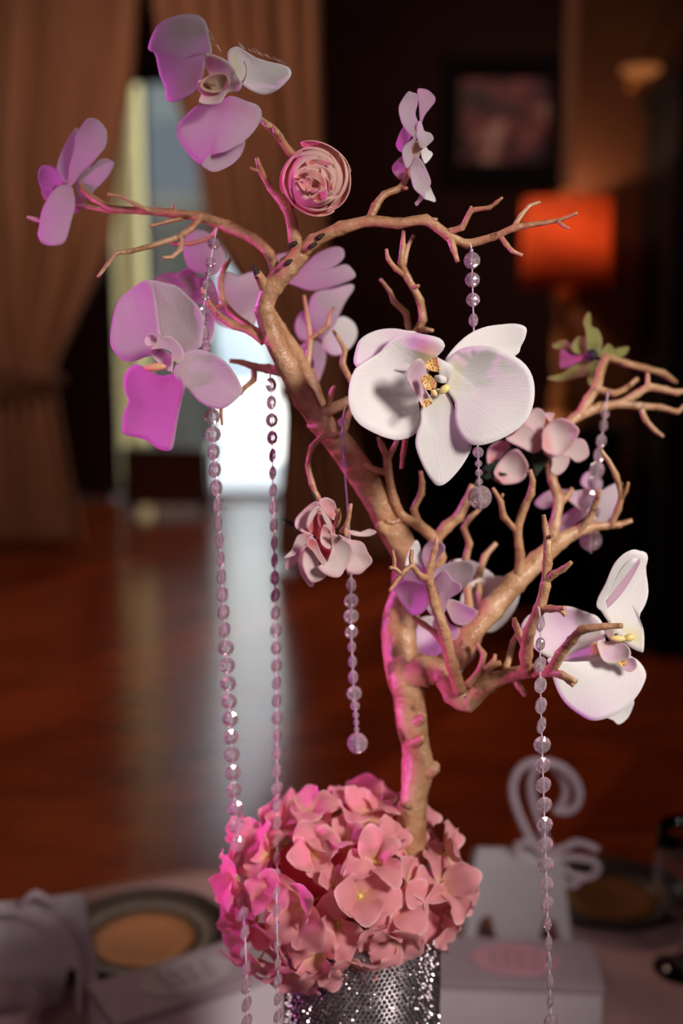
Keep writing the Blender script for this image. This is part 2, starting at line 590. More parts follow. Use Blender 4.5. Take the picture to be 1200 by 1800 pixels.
# building across the street
YB = 30.0
YD = 24.0
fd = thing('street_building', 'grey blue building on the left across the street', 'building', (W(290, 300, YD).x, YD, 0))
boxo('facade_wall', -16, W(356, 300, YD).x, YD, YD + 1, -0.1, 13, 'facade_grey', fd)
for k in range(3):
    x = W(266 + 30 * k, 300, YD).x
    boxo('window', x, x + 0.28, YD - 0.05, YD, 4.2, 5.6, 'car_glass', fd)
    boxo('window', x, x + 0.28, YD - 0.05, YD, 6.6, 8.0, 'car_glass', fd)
fb = thing('street_building', 'pale building across the street seen through the door', 'building', (3, YB, 0))
boxo('facade_wall', -7, 12.0, YB, YB + 1, -0.1, 10, 'facade', fb)
for k in range(9):
    x = -6 + k * 2
    boxo('window', x, x + 0.9, YB - 0.05, YB, 3.4, 5.2, 'car_glass', fb)
# parked car
YK = 15.0
kx0, kx1 = W(250, 500, YK).x, W(352, 500, YK).x
car = thing('parked_car', 'blue grey van parked outside behind the column', 'car', ((kx0 + kx1) / 2, YK, -0.03))
prof = [(0, 0.45), (0, 1.2), (0.12, 1.3), (0.30, 2.2), (0.42, 2.4), (1.35, 2.4), (1.4, 2.2), (1.4, 0.45)]
pv = []
for yy in (YK - 0.9, YK + 0.9):
    pv += [Vector((kx0 + p / 1.4 * (kx1 - kx0), yy, z)) for p, z in prof]
n = len(prof)
pf = [tuple(range(n)), tuple(range(2 * n - 1, n - 1, -1))] + [(k, k + n, (k + 1) % n + n, (k + 1) % n) for k in range(n)]
bevel(mesh_obj('body', pv, pf, 'car_paint', car, smooth=False), 0.05)
boxo('side_window', kx0 + 0.22, kx1 - 0.12, YK - 0.93, YK - 0.88, 1.35, 2.15, 'car_glass', car)
boxo('lower_panel', kx0 + 0.05, kx1 - 0.05, YK - 0.93, YK - 0.88, 0.45, 0.8, 'rubber', car)
for q in (0.2, 0.8):
    wx = kx0 + (kx1 - kx0) * q
    vv, ff = lathe([(0.0, -0.1), (0.3, -0.1), (0.33, 0.0), (0.3, 0.1), (0.0, 0.1)], (0, 0, 0), 20)
    vv = [Vector((wx + p.x, YK - 0.85 + p.z, 0.30 + p.y)) for p in vv]
    mesh_obj('wheel', vv, ff, 'rubber', car)
# hedge
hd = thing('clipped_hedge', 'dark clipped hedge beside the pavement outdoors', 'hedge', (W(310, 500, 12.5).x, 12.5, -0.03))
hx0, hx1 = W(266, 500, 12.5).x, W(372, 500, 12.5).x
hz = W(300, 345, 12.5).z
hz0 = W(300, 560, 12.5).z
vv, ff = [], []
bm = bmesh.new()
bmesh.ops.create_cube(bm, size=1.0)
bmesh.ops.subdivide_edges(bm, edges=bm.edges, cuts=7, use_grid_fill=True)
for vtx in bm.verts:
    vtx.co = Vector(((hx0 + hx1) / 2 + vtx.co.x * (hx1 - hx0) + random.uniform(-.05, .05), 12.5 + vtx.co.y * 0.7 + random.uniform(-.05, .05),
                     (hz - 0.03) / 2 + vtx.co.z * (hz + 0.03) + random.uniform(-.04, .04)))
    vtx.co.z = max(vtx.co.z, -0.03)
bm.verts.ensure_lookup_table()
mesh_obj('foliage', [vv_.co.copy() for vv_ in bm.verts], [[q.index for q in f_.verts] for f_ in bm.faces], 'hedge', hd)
bm.free()

# bench in front of the door
by = 8.35
bx0, bx1 = W(222, 800, by).x, W(372, 800, by).x
bz = W(300, 782, by).z
bn = thing('wooden_bench', 'low dark wooden bench in front of the bright door', 'bench', ((bx0 + bx1) / 2, by, 0))
boxo('seat', bx0, bx1, by - 0.2, by + 0.2, bz - 0.05, bz, 'dark_wood', bn, bev=0.006)
for x in (bx0 + 0.03, bx1 - 0.03):
    for y in (by - 0.17, by + 0.17):
        boxo('leg', x - 0.03, x + 0.03, y - 0.03, y + 0.03, 0, bz - 0.05, 'dark_wood', bn)
boxo('apron', bx0 + 0.06, bx1 - 0.06, by - 0.17, by - 0.145, 0.07, bz - 0.05, 'dark_wood', bn)

# ---------------------------------------------------------------- drapes


def drape(name, label, ed, Y, folds, amp, tie):
    """ed: list of (y_px, x_left, x_right)"""
    NU, NV = 90, 60
    rows = []
    for j in range(NV + 1):
        t_ = j / NV * (len(ed) - 1)
        rows.append(crom(ed, t_))
    xs = [r[1] for r in rows] + [r[2] for r in rows]
    base = W((min(xs) + max(xs)) / 2, 955, Y)
    root = thing(name, label, 'curtain', (base.x, Y, 0), 'drapes at the glazed door')
    verts, uv = [], []
    w0 = max(r[2] - r[1] for r in rows)
    for j, r in enumerate(rows):
        y, xl, xr = r
        sq = (xr - xl) / w0
        for i in range(NU + 1):
            u = i / NU
            x = xl + (xr - xl) * u
            a = amp * (0.45 + 0.55 * sq)
            dy = a * math.sin(2 * PI * folds * u + 0.6 * math.sin(j * 0.09)) + 0.4 * a * math.sin(2 * PI * folds * 2.3 * u + 1.3)
            p = W(x, y, Y)
            verts.append(Vector((p.x, Y + dy, max(p.z, 0.015))))
    faces = [(j * (NU + 1) + i, j * (NU + 1) + i + 1, (j + 1) * (NU + 1) + i + 1, (j + 1) * (NU + 1) + i) for j in range(NV) for i in range(NU)]
    o = mesh_obj('cloth', verts, faces, 'drape', root)
    solid(o, 0.004)
    ty, tl, tr_ = tie
    q = []
    for k in range(17):
        a = 2 * PI * k / 16
        p = W((tl + tr_) / 2 + (tr_ - tl) / 2 * math.cos(a) * 1.05, ty + 14 * math.cos(a), Y)
        q.append((Vector((p.x, Y + math.sin(a) * (amp * 1.6), p.z)), 0.03))
    v, f = sweep(q, 8, 2)
    mesh_obj('tieback', v, f, 'drape_tie', root)
    return root


drape('drape', 'tan drape tied back at the left edge of the picture',
      [(-190, -330, 262), (0, -330, 244), (130, -320, 234), (300, -300, 206), (430, -260, 194), (540, -190, 145), (620, -120, 108), (660, -90, 98), (720, -100, 106), (830, -115, 126), (952, -130, 150)],
      6.45, 9, 0.09, (655, -100, 104))
drape('drape', 'tan drape with straight dark edge right of the bright door, behind the tree',
      [(-190, 262, 560), (0, 268, 560), (120, 290, 562), (270, 338, 566), (420, 372, 574), (560, 455, 590), (700, 492, 612), (760, 496, 622), (860, 490, 650), (984, 482, 694)],
      6.2, 7, 0.09, (705, 490, 616))

# ---------------------------------------------------------------- picture on the back wall
YP = RY1 - 0.03
pc = W(887, 205, YP)
pt = thing('framed_picture', 'framed wedding picture in wide black frame on the dark wall', 'picture', (pc.x, YP, pc.z))
a, b_, c, d_ = W(772, 320, YP).x, W(1002, 320, YP).x, W(887, 325, YP).z, W(887, 96, YP).z
fw = 0.10
boxo('frame_rail', a, b_, YP - 0.03, YP + 0.03, d_ - fw, d_, 'frame_black', pt, bev=0.01)
boxo('frame_rail', a, b_, YP - 0.03, YP + 0.03, c, c + fw, 'frame_black', pt, bev=0.01)
boxo('frame_stile', a, a + fw, YP - 0.03, YP + 0.03, c + fw, d_ - fw, 'frame_black', pt, bev=0.01)
boxo('frame_stile', b_ - fw, b_, YP - 0.03, YP + 0.03, c + fw, d_ - fw, 'frame_black', pt, bev=0.01)
boxo('mat_board', a + fw, b_ - fw, YP + 0.008, YP + 0.028, c + fw, d_ - fw, 'black_wood', pt)
boxo('print', W(808, 200, YP).x, W(962, 200, YP).x, YP, YP + 0.01, W(880, 285, YP).z, W(880, 140, YP).z, 'picture_print', pt)

# wall panel added behind the lamp to hold its glow, tall cabinet at the right, lamp
YL = 4.55
wp0, wp1 = W(1003, 400, 4.79).x, W(1190, 400, 4.79).x
struct(boxo('wall_glow_panel', wp0, wp1, 4.79, 5.1, 0, RZ, 'wall_tan'))
cx0 = W(1128, 400, 4.77).x
cab = thing('tall_cabinet', 'tall black wooden cabinet at the right edge', 'cabinet', ((cx0 + RX1) / 2, 4.6, 0))
ct = W(1150, 150, 4.2).z
boxo('carcass', cx0, RX1 - 0.02, 4.22, 4.77, 0, ct, 'black_wood', cab)
boxo('cornice', cx0 - 0.03, RX1 - 0.02, 4.18, 4.78, ct, ct + 0.06, 'black_wood', cab, bev=0.01)
for k in range(2):
    x0 = cx0 + 0.04 + k * 0.62
    dd = boxo('door', x0, x0 + 0.6, 4.2, 4.22, 0.1, ct - 0.05, 'black_wood', cab, bev=0.008)
    boxo('handle', x0 + 0.53, x0 + 0.55, 4.17, 4.20, 1.0, 1.2, 'brass', dd)
# glowing amber bowl standing in for a dim orange spot
sc_c = W(1126, 126, 4.62)
sn = thing('amber_bowl', 'small amber bowl glowing above the tall cabinet', 'sconce', sc_c)
mesh_obj('bowl', *lathe([(0.004, -0.03), (0.05, -0.022), (0.085, 0.0), (0.09, 0.015), (0.08, 0.008), (0.0, 0.0)], sc_c, 24), 'amber_glow', sn)
v, f = sweep([(sc_c + Vector((0, 0, -0.028)), 0.010), (sc_c + Vector((0, 0.06, -0.035)), 0.010), (sc_c + Vector((0, 0.13, -0.03)), 0.010), (sc_c + Vector((0, 0.17, -0.03)), 0.02)], 8, 3)
mesh_obj('arm', v, f, 'brass', sn)
# console + lamp
lc = W(994, 430, YL)
lz = W(994, 745, YL).z
cn = thing('console_table', 'dark console table carrying the orange lamp', 'table', (lc.x, YL, 0))
boxo('top', lc.x - 0.75, lc.x + 0.26, YL - 0.24, YL + 0.23, lz - 0.05, lz, 'black_wood', cn, bev=0.006)
for x in (lc.x - 0.70, lc.x + 0.21):
    for y in (YL - 0.2, YL + 0.2):
        boxo('leg', x - 0.03, x + 0.03, y - 0.03, y + 0.03, 0, lz - 0.05, 'black_wood', cn)
boxo('drawer_front', lc.x - 0.66, lc.x + 0.17, YL - 0.215, YL - 0.19, lz - 0.22, lz - 0.06, 'black_wood', cn)
boxo('panel', lc.x - 0.72, lc.x + 0.23, YL + 0.18, YL + 0.2, 0.1, lz - 0.05, 'black_wood', cn)
lp = thing('table_lamp', 'glowing orange drum shade table lamp on the console', 'lamp', (lc.x, YL, lz))
zt, zb = W(994, 350, YL).z, W(994, 508, YL).z
rs = (W(1072, 430, YL).x - W(917, 430, YL).x) / 2
v, f = lathe([(rs, zb - 0.0), (rs * 0.97, zt)], (lc.x, YL, 0), 40)
solid(mesh_obj('shade', v, f, 'lamp_shade_fabric', lp), 0.004)
mesh_obj('bulb', *lathe([(0.001, -0.05), (0.02, -0.045), (0.032, -0.02), (0.036, 0.01), (0.022, 0.04), (0.001, 0.05)], (lc.x, YL, (zt + zb) / 2), 16), 'bulb_glow', lp)
k_ = mpp(994, 600, YL)


def lz_(y):
    return W(994, y, YL).z


mesh_obj('stem', *lathe([(14 * k_, lz_(545)), (12 * k_, lz_(560)), (16 * k_, lz_(600)), (15 * k_, lz_(640)), (9 * k_, lz_(660)), (17 * k_, lz_(690)), (20 * k_, lz_(710)), (14 * k_, lz_(725)), (40 * k_, lz_(735)), (44 * k_, lz_(745))], (lc.x, YL, 0), 24), 'brass', lp)
mesh_obj('neck', *lathe([(6 * k_, lz_(500)), (15 * k_, lz_(508)), (18 * k_, lz_(520)), (16 * k_, lz_(534)), (10 * k_, lz_(546))], (lc.x, YL, 0), 24), 'brass', lp)
mesh_obj('finial', *lathe([(0.001, lz_(330)), (11 * k_, lz_(336)), (15 * k_, lz_(346)), (9 * k_, lz_(358)), (3 * k_, lz_(362)), (3 * k_, lz_(420))], (lc.x, YL, 0), 20), 'brass', lp)
ll = light('lamp_bulb_light', 'POINT', (lc.x, YL, (zt + zb) / 2), (lc.x, YL, 0), 15, (1.0, 0.62, 0.38), 0.025)
ll.parent = lp
ll.location = (0, 0, (zt + zb) / 2 - lz + 0.10)

# ================================================================== TABLE
TZ = 0.75
rt = thing('round_table', 'round banquet table hidden under the rose cloth', 'table', (0, 0, 0))
mesh_obj('tabletop', *lathe([(0.0, TZ - 0.032), (0.748, TZ - 0.032), (0.752, TZ - 0.02), (0.748, TZ - 0.006), (0.0, TZ - 0.006)], (0, 0, 0), 48), 'table_wood', rt)
mesh_obj('pedestal', *lathe([(0.05, 0.04), (0.05, TZ - 0.03)], (0, 0, 0), 20), 'table_wood', rt)
mesh_obj('foot', *lathe([(0.0, 0.045), (0.30, 0.04), (0.33, 0.0), (0.0, 0.0)], (0, 0, 0), 32), 'table_wood', rt)
NA = 160
verts, faces = [Vector((0, 0, TZ))], []
rings = [(0.2, TZ), (0.5, TZ), (0.72, TZ), (0.758, TZ - 0.002), (0.768, TZ - 0.02), (0.775, TZ - 0.1), (0.79, TZ - 0.3), (0.81, TZ - 0.5), (0.83, 0.02)]
for r, z in rings:
    for k in range(NA):
        a = 2 * PI * k / NA
        wv = max(0, (TZ - z)) * 0.09 * math.sin(14 * a + 0.8 * math.sin(3 * a))
        verts.append(Vector(((r + wv) * math.cos(a), (r + wv) * math.sin(a), z)))
for k in range(NA):
    faces.append((0, 1 + k, 1 + (k + 1) % NA))
for i in range(len(rings) - 1):
    for k in range(NA):
        k2 = (k + 1) % NA
        faces.append((1 + i * NA + k, 1 + (i + 1) * NA + k, 1 + (i + 1) * NA + k2, 1 + i * NA + k2))
tag(mesh_obj('tablecloth', verts, faces, 'cloth_rose', None, loc=(0, 0, TZ)), 'dusty rose tablecloth covering the round table', 'tablecloth')


def plate(px, py, rad, label):
    c = WZ(px, py, TZ)
    r = thing('dinner_plate', label, 'plate', c, 'dark plates around the table')
    mesh_obj('rim', *lathe([(0.0, 0.002), (rad * 0.6, 0.002), (rad, 0.016), (rad, 0.019), (rad * 0.62, 0.007), (rad * 0.58, 0.005), (0.0, 0.005)], c, 48), 'plate_dark', r)
    mesh_obj('gold_well', *lathe([(0.0, 0.0066), (rad * 0.45, 0.0066), (rad * 0.57, 0.0085), (rad * 0.60, 0.0072)], c, 48), 'plate_gold', r)
    return r


plate(252, 1658, 0.112, 'dark plate with gold centre at the left, beside the white box')
plate(1074, 1586, 0.102, 'dark plate with gold centre behind the tall favour bag at the right')

# ---------------------------------------------------------------- favour boxes


def favour_box(c, rot, L, D, H, label, tagm, tilt=0):
    r = thing('favour_box', label, 'box', c, 'white favour boxes on the table')
    x, y, z = c

    def bo(nm, x0, x1, y0, y1, z0, z1, mat, bev=0.002):
        return boxo(nm, x + x0, x + x1, y + y0, y + y1, z + z0, z + z1, mat, r, rot, c, bev)
    bo('body', -L / 2, L / 2, -D / 2, D / 2, 0.0, H - 0.004, 'box_white')
    bo('lid', -L / 2 - 0.002, L / 2 + 0.002, -D / 2 - 0.002, D / 2 + 0.002, H - 0.012, H, 'box_lid_shaded')
    Rm = Matrix.Rotation(rot, 3, 'Z')
    n = 40

    def oval(nm, a, b, z0, z1, mat, scal=0.0):
        vs = []
        for zz in (z0, z1):
            for k in range(n):
                q = 2 * PI * k / n
                s = 1 + scal * math.cos(10 * q)
                vs.append(Vector(c) + Rm @ Vector((a * s * math.cos(q), b * s * math.sin(q), zz)))
        fs = [tuple(range(n, 2 * n))] + [(k, (k + 1) % n, n + (k + 1) % n, n + k) for k in range(n)]
        return mesh_obj(nm, vs, fs, mat, r, smooth=False)
    tg = oval('label_tag', L * 0.27, D * 0.36, H, H + 0.0015, tagm, 0.04)
    # scrolled print on the tag: three rows of small curls
    vs, fs = [], []
    for row in (-1, 0, 1):
        for k in range(4):
            cc = Vector((L * 0.085 * (k - 1.5), D * 0.16 * row, H + 0.0018))
            q = []
            for m in range(9):
                aa = m / 8 * 4.6 + k + row
                rr = L * 0.034 * (1 - m / 14)
                q.append((Vector(c) + Rm @ (cc + Vector((rr * math.cos(aa), rr * math.sin(aa) * 0.8, 0))), 0.0007))
            v1, f1 = sweep(q, 5, 2)
            o_ = len(vs)
            vs += v1
            fs += [tuple(i + o_ for i in ff_) for ff_ in f1]
    mesh_obj('scroll_print', vs, fs, 'ink_grey', tg)
    return r


cR = WZ(902, 1792, TZ)
favour_box((cR.x, cR.y, TZ), math.radians(-4), 0.185, 0.09, 0.075, 'white favour box with pink oval tag right of the vase', 'tag_pink')
cL = WZ(330, 1815, TZ)
favour_box((cL.x, cL.y, TZ), math.radians(32), 0.20, 0.085, 0.07, 'white favour box with grey oval tag left of the vase, set askew', 'tag_grey')

# ---------------------------------------------------------------- favour bags: tapering card carriers with notched feet and cord


def favour_bag(px, py, rot, label, loops):
    c = WZ(px, py, TZ)
    r = thing('favour_bag', label, 'favour bag', c, 'white favour bags behind the boxes')
    Rm = Matrix.Rotation(rot, 3, 'Z')
    wb_, wt, db, dt, h = 0.070, 0.056, 0.038, 0.022, 0.105

    def P(x, y, z):
        return Vector(c) + Rm @ Vector((x, y, z))

    def lerp(z):
        s = z / h
        return wb_ + (wt - wb_) * s, db + (dt - db) * s
    for sgn, nm in ((-1, 'front_panel'), (1, 'back_panel')):
        pts = [(-1, 0), (-0.82, 0), (-0.74, 0.34), (-0.54, 0.40), (-0.34, 0.0), (0.34, 0), (0.54, 0.40), (0.74, 0.34), (0.82, 0), (1, 0), (1, 1), (-1, 1)]
        vs = []
        for u, s in pts:
            ww, dd2 = lerp(s * h)
            vs.append(P(u * ww, sgn * dd2, s * h))
        fs = [(0, 1, 2, 11), (2, 3, 6, 7, 10, 11), (3, 4, 5, 6), (7, 8, 9, 10)]
        solid(mesh_obj(nm, vs, fs, 'box_white', r, smooth=False), 0.0015)
    for sgn in (-1, 1):
        ww, dd2 = lerp(0)
        w2, d2 = lerp(h)
        vs = [P(sgn * ww, -dd2, 0), P(sgn * ww, dd2, 0), P(sgn * w2, d2, h), P(sgn * w2, -d2, h)]
        solid(mesh_obj('side_panel', vs, [(0, 1, 2, 3)], 'box_white', r, smooth=False), 0.0015)
    vs = [P(x, y, h) for x, y in ((-wt, -dt), (wt, -dt), (wt, dt), (-wt, dt))] + [P(x, y, h + 0.012) for x, y in ((-wt * .93, -0.003), (wt * .93, -0.003), (wt * .93, 0.003), (-wt * .93, 0.003))]
    mesh_obj('folded_top', vs, [(0, 1, 5, 4), (1, 2, 6, 5), (2, 3, 7, 6), (3, 0, 4, 7), (4, 5, 6, 7)], 'box_white', r, smooth=False)
    for lp_ in loops:
        q = [(P(x, y, z), rad) for x, y, z, rad in lp_]
        v, f = sweep(q, 8, 6)
        mesh_obj('cord_loop', v, f, 'cord_white', r)
    return r


loopsR = []
k1 = 0.00075                      # metres per pixel at the bag
bx_, byy = 908, 1655


def lpx(pts, rad, ys=0.0):
    return [((x - bx_) * k1, ys, (byy - y) * k1 * 1.0, rad) for x, y in pts]


loopsR.append(lpx([(950, 1505), (925, 1470), (903, 1420), (897, 1380), (912, 1348), (945, 1337), (985, 1350), (1008, 1382), (1008, 1412), (990, 1427), (968, 1424)], 0.0052))
loopsR.append(lpx([(962, 1500), (948, 1460), (930, 1400), (935, 1360), (955, 1345), (978, 1365), (990, 1395), (982, 1425)], 0.0050, 0.012))
loopsR.append(lpx([(960, 1500), (985, 1490), (1010, 1478), (1045, 1490)], 0.0045, -0.008))
loopsR.append(lpx([(965, 1510), (1000, 1505), (1035, 1510), (1045, 1525), (1030, 1540), (1005, 1538), (985, 1525), (970, 1520)], 0.0045, -0.01))
loopsR.append(lpx([(970, 1515), (985, 1545), (1005, 1555), (1012, 1542), (995, 1532)], 0.0042, -0.012))
loopsR.append(lpx([(955, 1505), (930, 1480), (905, 1485), (910, 1505), (945, 1512)], 0.0042, -0.012))
favour_bag(905, 1638, math.radians(-4), 'white favour bag with curling cord bow behind the pink tagged box', loopsR)
loopsL = [[(-0.075, -0.03, 0.10, 0.003), (-0.03, -0.05, 0.132, 0.003), (0.02, -0.06, 0.12, 0.003), (0.045, -0.06, 0.07, 0.003), (0.045, -0.06, 0.0, 0.003)],
          [(-0.02, -0.02, 0.115, 0.004), (0.0, -0.03, 0.14, 0.004), (0.02, -0.02, 0.118, 0.004)]]
favour_bag(70, 1738, math.radians(14), 'white favour bag with a looped cord at the left edge, beside the plate', loopsL)

# wine glass at the right
gc = WZ(1197, 1705, TZ)
gl = thing('wine_glass', 'clear wine glass cut by the right edge of the picture', 'wine glass', gc)
mesh_obj('bowl', *lathe([(0.004, 0.072), (0.02, 0.076), (0.036, 0.095), (0.042, 0.125), (0.040, 0.160), (0.036, 0.19), (0.0345, 0.19), (0.0385, 0.16), (0.0405, 0.125), (0.0345, 0.097), (0.019, 0.079), (0.0, 0.076)], gc, 40), 'wine_glass_glass', gl)
mesh_obj('stem', *lathe([(0.010, 0.004), (0.005, 0.012), (0.0035, 0.03), (0.0035, 0.06), (0.006, 0.073)], gc, 20), 'wine_glass_glass', gl)
mesh_obj('foot', *lathe([(0.0, 0.0), (0.034, 0.0), (0.034, 0.002), (0.010, 0.005), (0.0, 0.006)], gc, 40), 'wine_glass_glass', gl)
# crystal votive at the lower left
vc = WZ(22, 1850, TZ)
vt = thing('crystal_votive', 'faceted crystal votive holder sparkling at the lower left corner', 'candle holder', vc)
mesh_obj('cup', *lathe([(0.0, 0.0), (0.024, 0.0), (0.034, 0.02), (0.030, 0.04), (0.038, 0.066), (0.034, 0.066), (0.026, 0.042), (0.026, 0.02), (0.0, 0.012)], vc, 9), 'crystal', vt, smooth=False)
mesh_obj('tealight', *lathe([(0.0, 0.013), (0.018, 0.013), (0.018, 0.026), (0.0, 0.026)], vc, 20), 'box_white', vt)

# ---------------------------------------------------------------- vase
va = W(636, 1602, 0.0)
VZ = va.z
VR = 0.0615
vs_ = thing('rhinestone_vase', 'silver cylinder vase wrapped in rhinestones under the hydrangea', 'vase', (va.x, 0, TZ))
mesh_obj('body', *lathe([(0.0, 0.0), (VR, 0.0), (VR, VZ - TZ), (VR - 0.004, VZ - TZ), (VR - 0.004, 0.02), (0.0, 0.02)], (va.x, 0, TZ), 64), 'vase_silver', vs_)
vv, ff = [], []
nst, rst = 96, 0.0018
row = 0
z = TZ + 0.006
while z < VZ - 0.003:
    big = 0.192 < z - TZ < 0.212
    if not big:
        for k in range(nst):
            a = 2 * PI * (k + 0.5 * (row % 2)) / nst
            o_ = len(vv)
            er, et = Vector((math.cos(a), math.sin(a), 0)), Vector((-math.sin(a), math.cos(a), 0))
            cc = Vector((va.x, 0, z)) + er * VR
            tw = random.uniform(-0.7, 0.7)
            tw2 = random.uniform(-0.7, 0.7)
            for m in range(6):
                q = 2 * PI * m / 6
                vv.append(cc + et * rst * math.cos(q) + Vector((0, 0, rst * math.sin(q))))
            for m in range(6):
                q = 2 * PI * m / 6
                vv.append(cc + er * rst * (0.75 + tw * math.cos(q) * 0.5 + tw2 * math.sin(q) * 0.5) + et * rst * 0.6 * math.cos(q) + Vector((0, 0, rst * 0.6 * math.sin(q))))
            ff += [(o_ + m, o_ + (m + 1) % 6, o_ + 6 + (m + 1) % 6, o_ + 6 + m) for m in range(6)]
            ff.append(tuple(o_ + 6 + m for m in range(6)))
    z += 0.0036
    row += 1
st = mesh_obj('rhinestone_mesh', vv, ff, 'rhinestone', vs_, smooth=False)
st['kind'] = 'stuff'
for k in range(20):
    a = 2 * PI * k / 20
    er, et = Vector((math.cos(a), math.sin(a), 0)), Vector((-math.sin(a), math.cos(a), 0))
    cc = Vector((va.x, 0, TZ + 0.202)) + er * (VR + 0.001)
    q = [(cc + et * 0.0076 * math.cos(m * PI / 6) + Vector((0, 0, 0.0076 * math.sin(m * PI / 6))), 0.0013) for m in range(13)]
    v, f = sweep(q, 6, 1)
    mesh_obj('ring_gem', v, f, 'rhinestone', vs_)

# ================================================================== TREE
tb = W(722, 1480, 0.0)
tree = thing('manzanita_tree', 'bare manzanita branch tree with tan bark standing in the vase', 'tree', (tb.x, 0, TZ + 0.02))
base_z = TZ + 0.024
trunk_pts = [(W(722, 1480, 0.0) * 1.0, 27)]
q = [(Vector((tb.x - 0.004, 0.0, base_z)), 0.0125), (Vector((tb.x - 0.002, 0, base_z + 0.12)), 0.0120)]
for x, y, r, Y in [(722, 1480, 27, 0), (726, 1410, 25, 0), (734, 1340, 27, 0.002), (724, 1270, 26, 0.004), (714, 1205, 31, 0.006),
                   (703, 1140, 31, 0.014), (702, 1095, 31, 0.024), (714, 1040, 29, 0.034), (716, 985, 26, 0.036), (682, 915, 25, 0.030),
                   (643, 845, 25, 0.024), (600, 785, 24, 0.018), (556, 735, 22, 0.012)]:
    q.append((W(x, y, Y), r * mpp(x, y, Y)))
v, f = sweep(q, 18, 6, 0.085)
trunk = mesh_obj('trunk', v, f, 'bark', tree)
# knots on the trunk
for x, y, r, Y, dx in [(757, 1350, 17, -0.004, -24), (742, 1262, 8, -0.010, -12), (668, 925, 9, 0.018, 10), (738, 1300, 9, -0.01, -14)]:
    ptube('knot', [(x + dx, y + 8, r * 1.5, Y + 0.008), (x, y, r, Y), (x + 3, y - 6, r * 0.55, Y - 0.003)], 'bark', trunk, 10, 4, 0.08)


def branch(pts, parent=None, noise=0.07, name='branch', sides=10):
    par = parent or tree
    return ptube(name, pts, 'bark', par, sides, 5, noise, 0.5)


def twig(pts, parent, noise=0.07):
    # knobby joints along the twig
    return ptube('twig', pts, 'bark', parent, 8, 4, noise, 0.65)


# upper left limbs
h1 = branch([(565, 750, 20, 0.014), (535, 700, 19, 0.006), (503, 642, 19, 0.0), (480, 590, 20, -0.004), (465, 545, 17, -0.004), (478, 505, 17, -0.004), (508, 468, 19, -0.006), (532, 442, 15, -0.01)], sides=14)
h2 = branch([(590, 775, 17, 0.02), (562, 720, 15, 0.022), (540, 660, 14, 0.024), (520, 622, 12, 0.018), (492, 575, 10, 0.006), (478, 550, 8, 0.0)])
ptube('broken_stub', [(470, 515, 11, -0.004), (458, 490, 9, -0.01), (452, 480, 8, -0.012)], 'bark', h1, 8, 3, 0.08)
ptube('charred_tip', [(455, 487, 7, -0.0115), (448, 473, 5, -0.014), (444, 466, 3, -0.015)], 'dark_bark', h1, 8, 3, 0.1)
for x, y, Y in [(514, 430, -0.026), (548, 432, -0.024), (505, 462, -0.024), (562, 416, -0.022)]:
    ptube('bark_scar', [(x - 7, y + 5, 2.5, Y + 0.004), (x, y, 5, Y + 0.003), (x + 8, y - 5, 2.5, Y + 0.004)], 'dark_bark', h1, 6, 3, 0.2)
hb = branch([(488, 490, 10, -0.002), (474, 447, 9, 0.0), (445, 418, 11, 0.004), (400, 398, 10, 0.008), (350, 381, 9, 0.01), (300, 374, 7.5, 0.012), (250, 370, 7, 0.014), (200, 368, 6, 0.018), (165, 350, 5.5, 0.026), (145, 333, 5, 0.034), (142, 318, 3.5, 0.04)])
twig([(215, 370, 5, 0.018), (185, 370, 4, 0.022), (155, 364, 3.5, 0.03), (130, 360, 3, 0.04)], hb)
twig([(268, 374, 4, 0.012), (240, 360, 3.5, 0.008), (215, 346, 3, 0.006), (188, 341, 2.5, 0.004)], hb)
twig([(352, 384, 6, 0.008), (335, 402, 6, 0.0), (315, 416, 5.5, -0.006), (270, 431, 5, -0.014), (228, 442, 4.5, -0.018), (205, 445, 4, -0.02), (188, 466, 3.5, -0.024), (172, 487, 3, -0.028)], hb)
twig([(318, 416, 4.5, -0.006), (318, 437, 4.5, -0.01), (302, 452, 4, -0.014), (285, 453, 3, -0.018)], hb)
twig([(386, 397, 5, 0.008), (370, 418, 4.5, 0.014), (335, 428, 4, 0.018), (300, 429, 3.5, 0.02)], hb)
twig([(320, 384, 4, 0.01), (292, 390, 3.5, 0.004), (262, 398, 2.5, 0.0)], hb)
twig([(304, 374, 4, 0.012), (304, 360, 2, 0.008)], hb)
hc = branch([(528, 450, 12, -0.008), (518, 420, 11, -0.012), (512, 388, 10, -0.014), (502, 362, 9, -0.016), (475, 330, 6, -0.014), (458, 300, 5.5, -0.012), (451, 277, 4, -0.012)])
twig([(460, 303, 3.5, -0.012), (444, 297, 3, -0.014), (440, 294, 2, -0.014)], hc)
twig([(506, 372, 7, -0.015), (518, 350, 6, 0.004), (540, 310, 6, 0.012), (524, 280, 6, 0.0), (508, 266, 7, -0.012), (490, 240, 7, -0.018), (473, 222, 6.5, -0.02), (452, 205, 5, -0.014), (420, 180, 4, -0.006)], hc)
twig([(492, 245, 5, -0.020), (486, 232, 6, -0.026), (480, 222, 3, -0.024)], hc)
hd_ = branch([(522, 452, 13, -0.008), (552, 424, 12, -0.012), (600, 401, 11, -0.014), (650, 388, 10, -0.016), (700, 393, 9, -0.018), (748, 386, 9, -0.018), (788, 414, 8.5, -0.02), (820, 429, 8, -0.022), (868, 416, 6.5, -0.026), (905, 400, 6, -0.03), (960, 391, 4.5, -0.034), (985, 386, 3.5, -0.036), (1015, 374, 2.5, -0.04)])
twig([(648, 390, 8, -0.016), (660, 362, 7, -0.012), (675, 342, 6.5, -0.008), (705, 330, 6, -0.004), (716, 308, 5.5, 0.0), (726, 282, 4.5, 0.004)], hd_)
twig([(703, 331, 5, -0.004), (716, 331, 3, -0.01)], hd_)
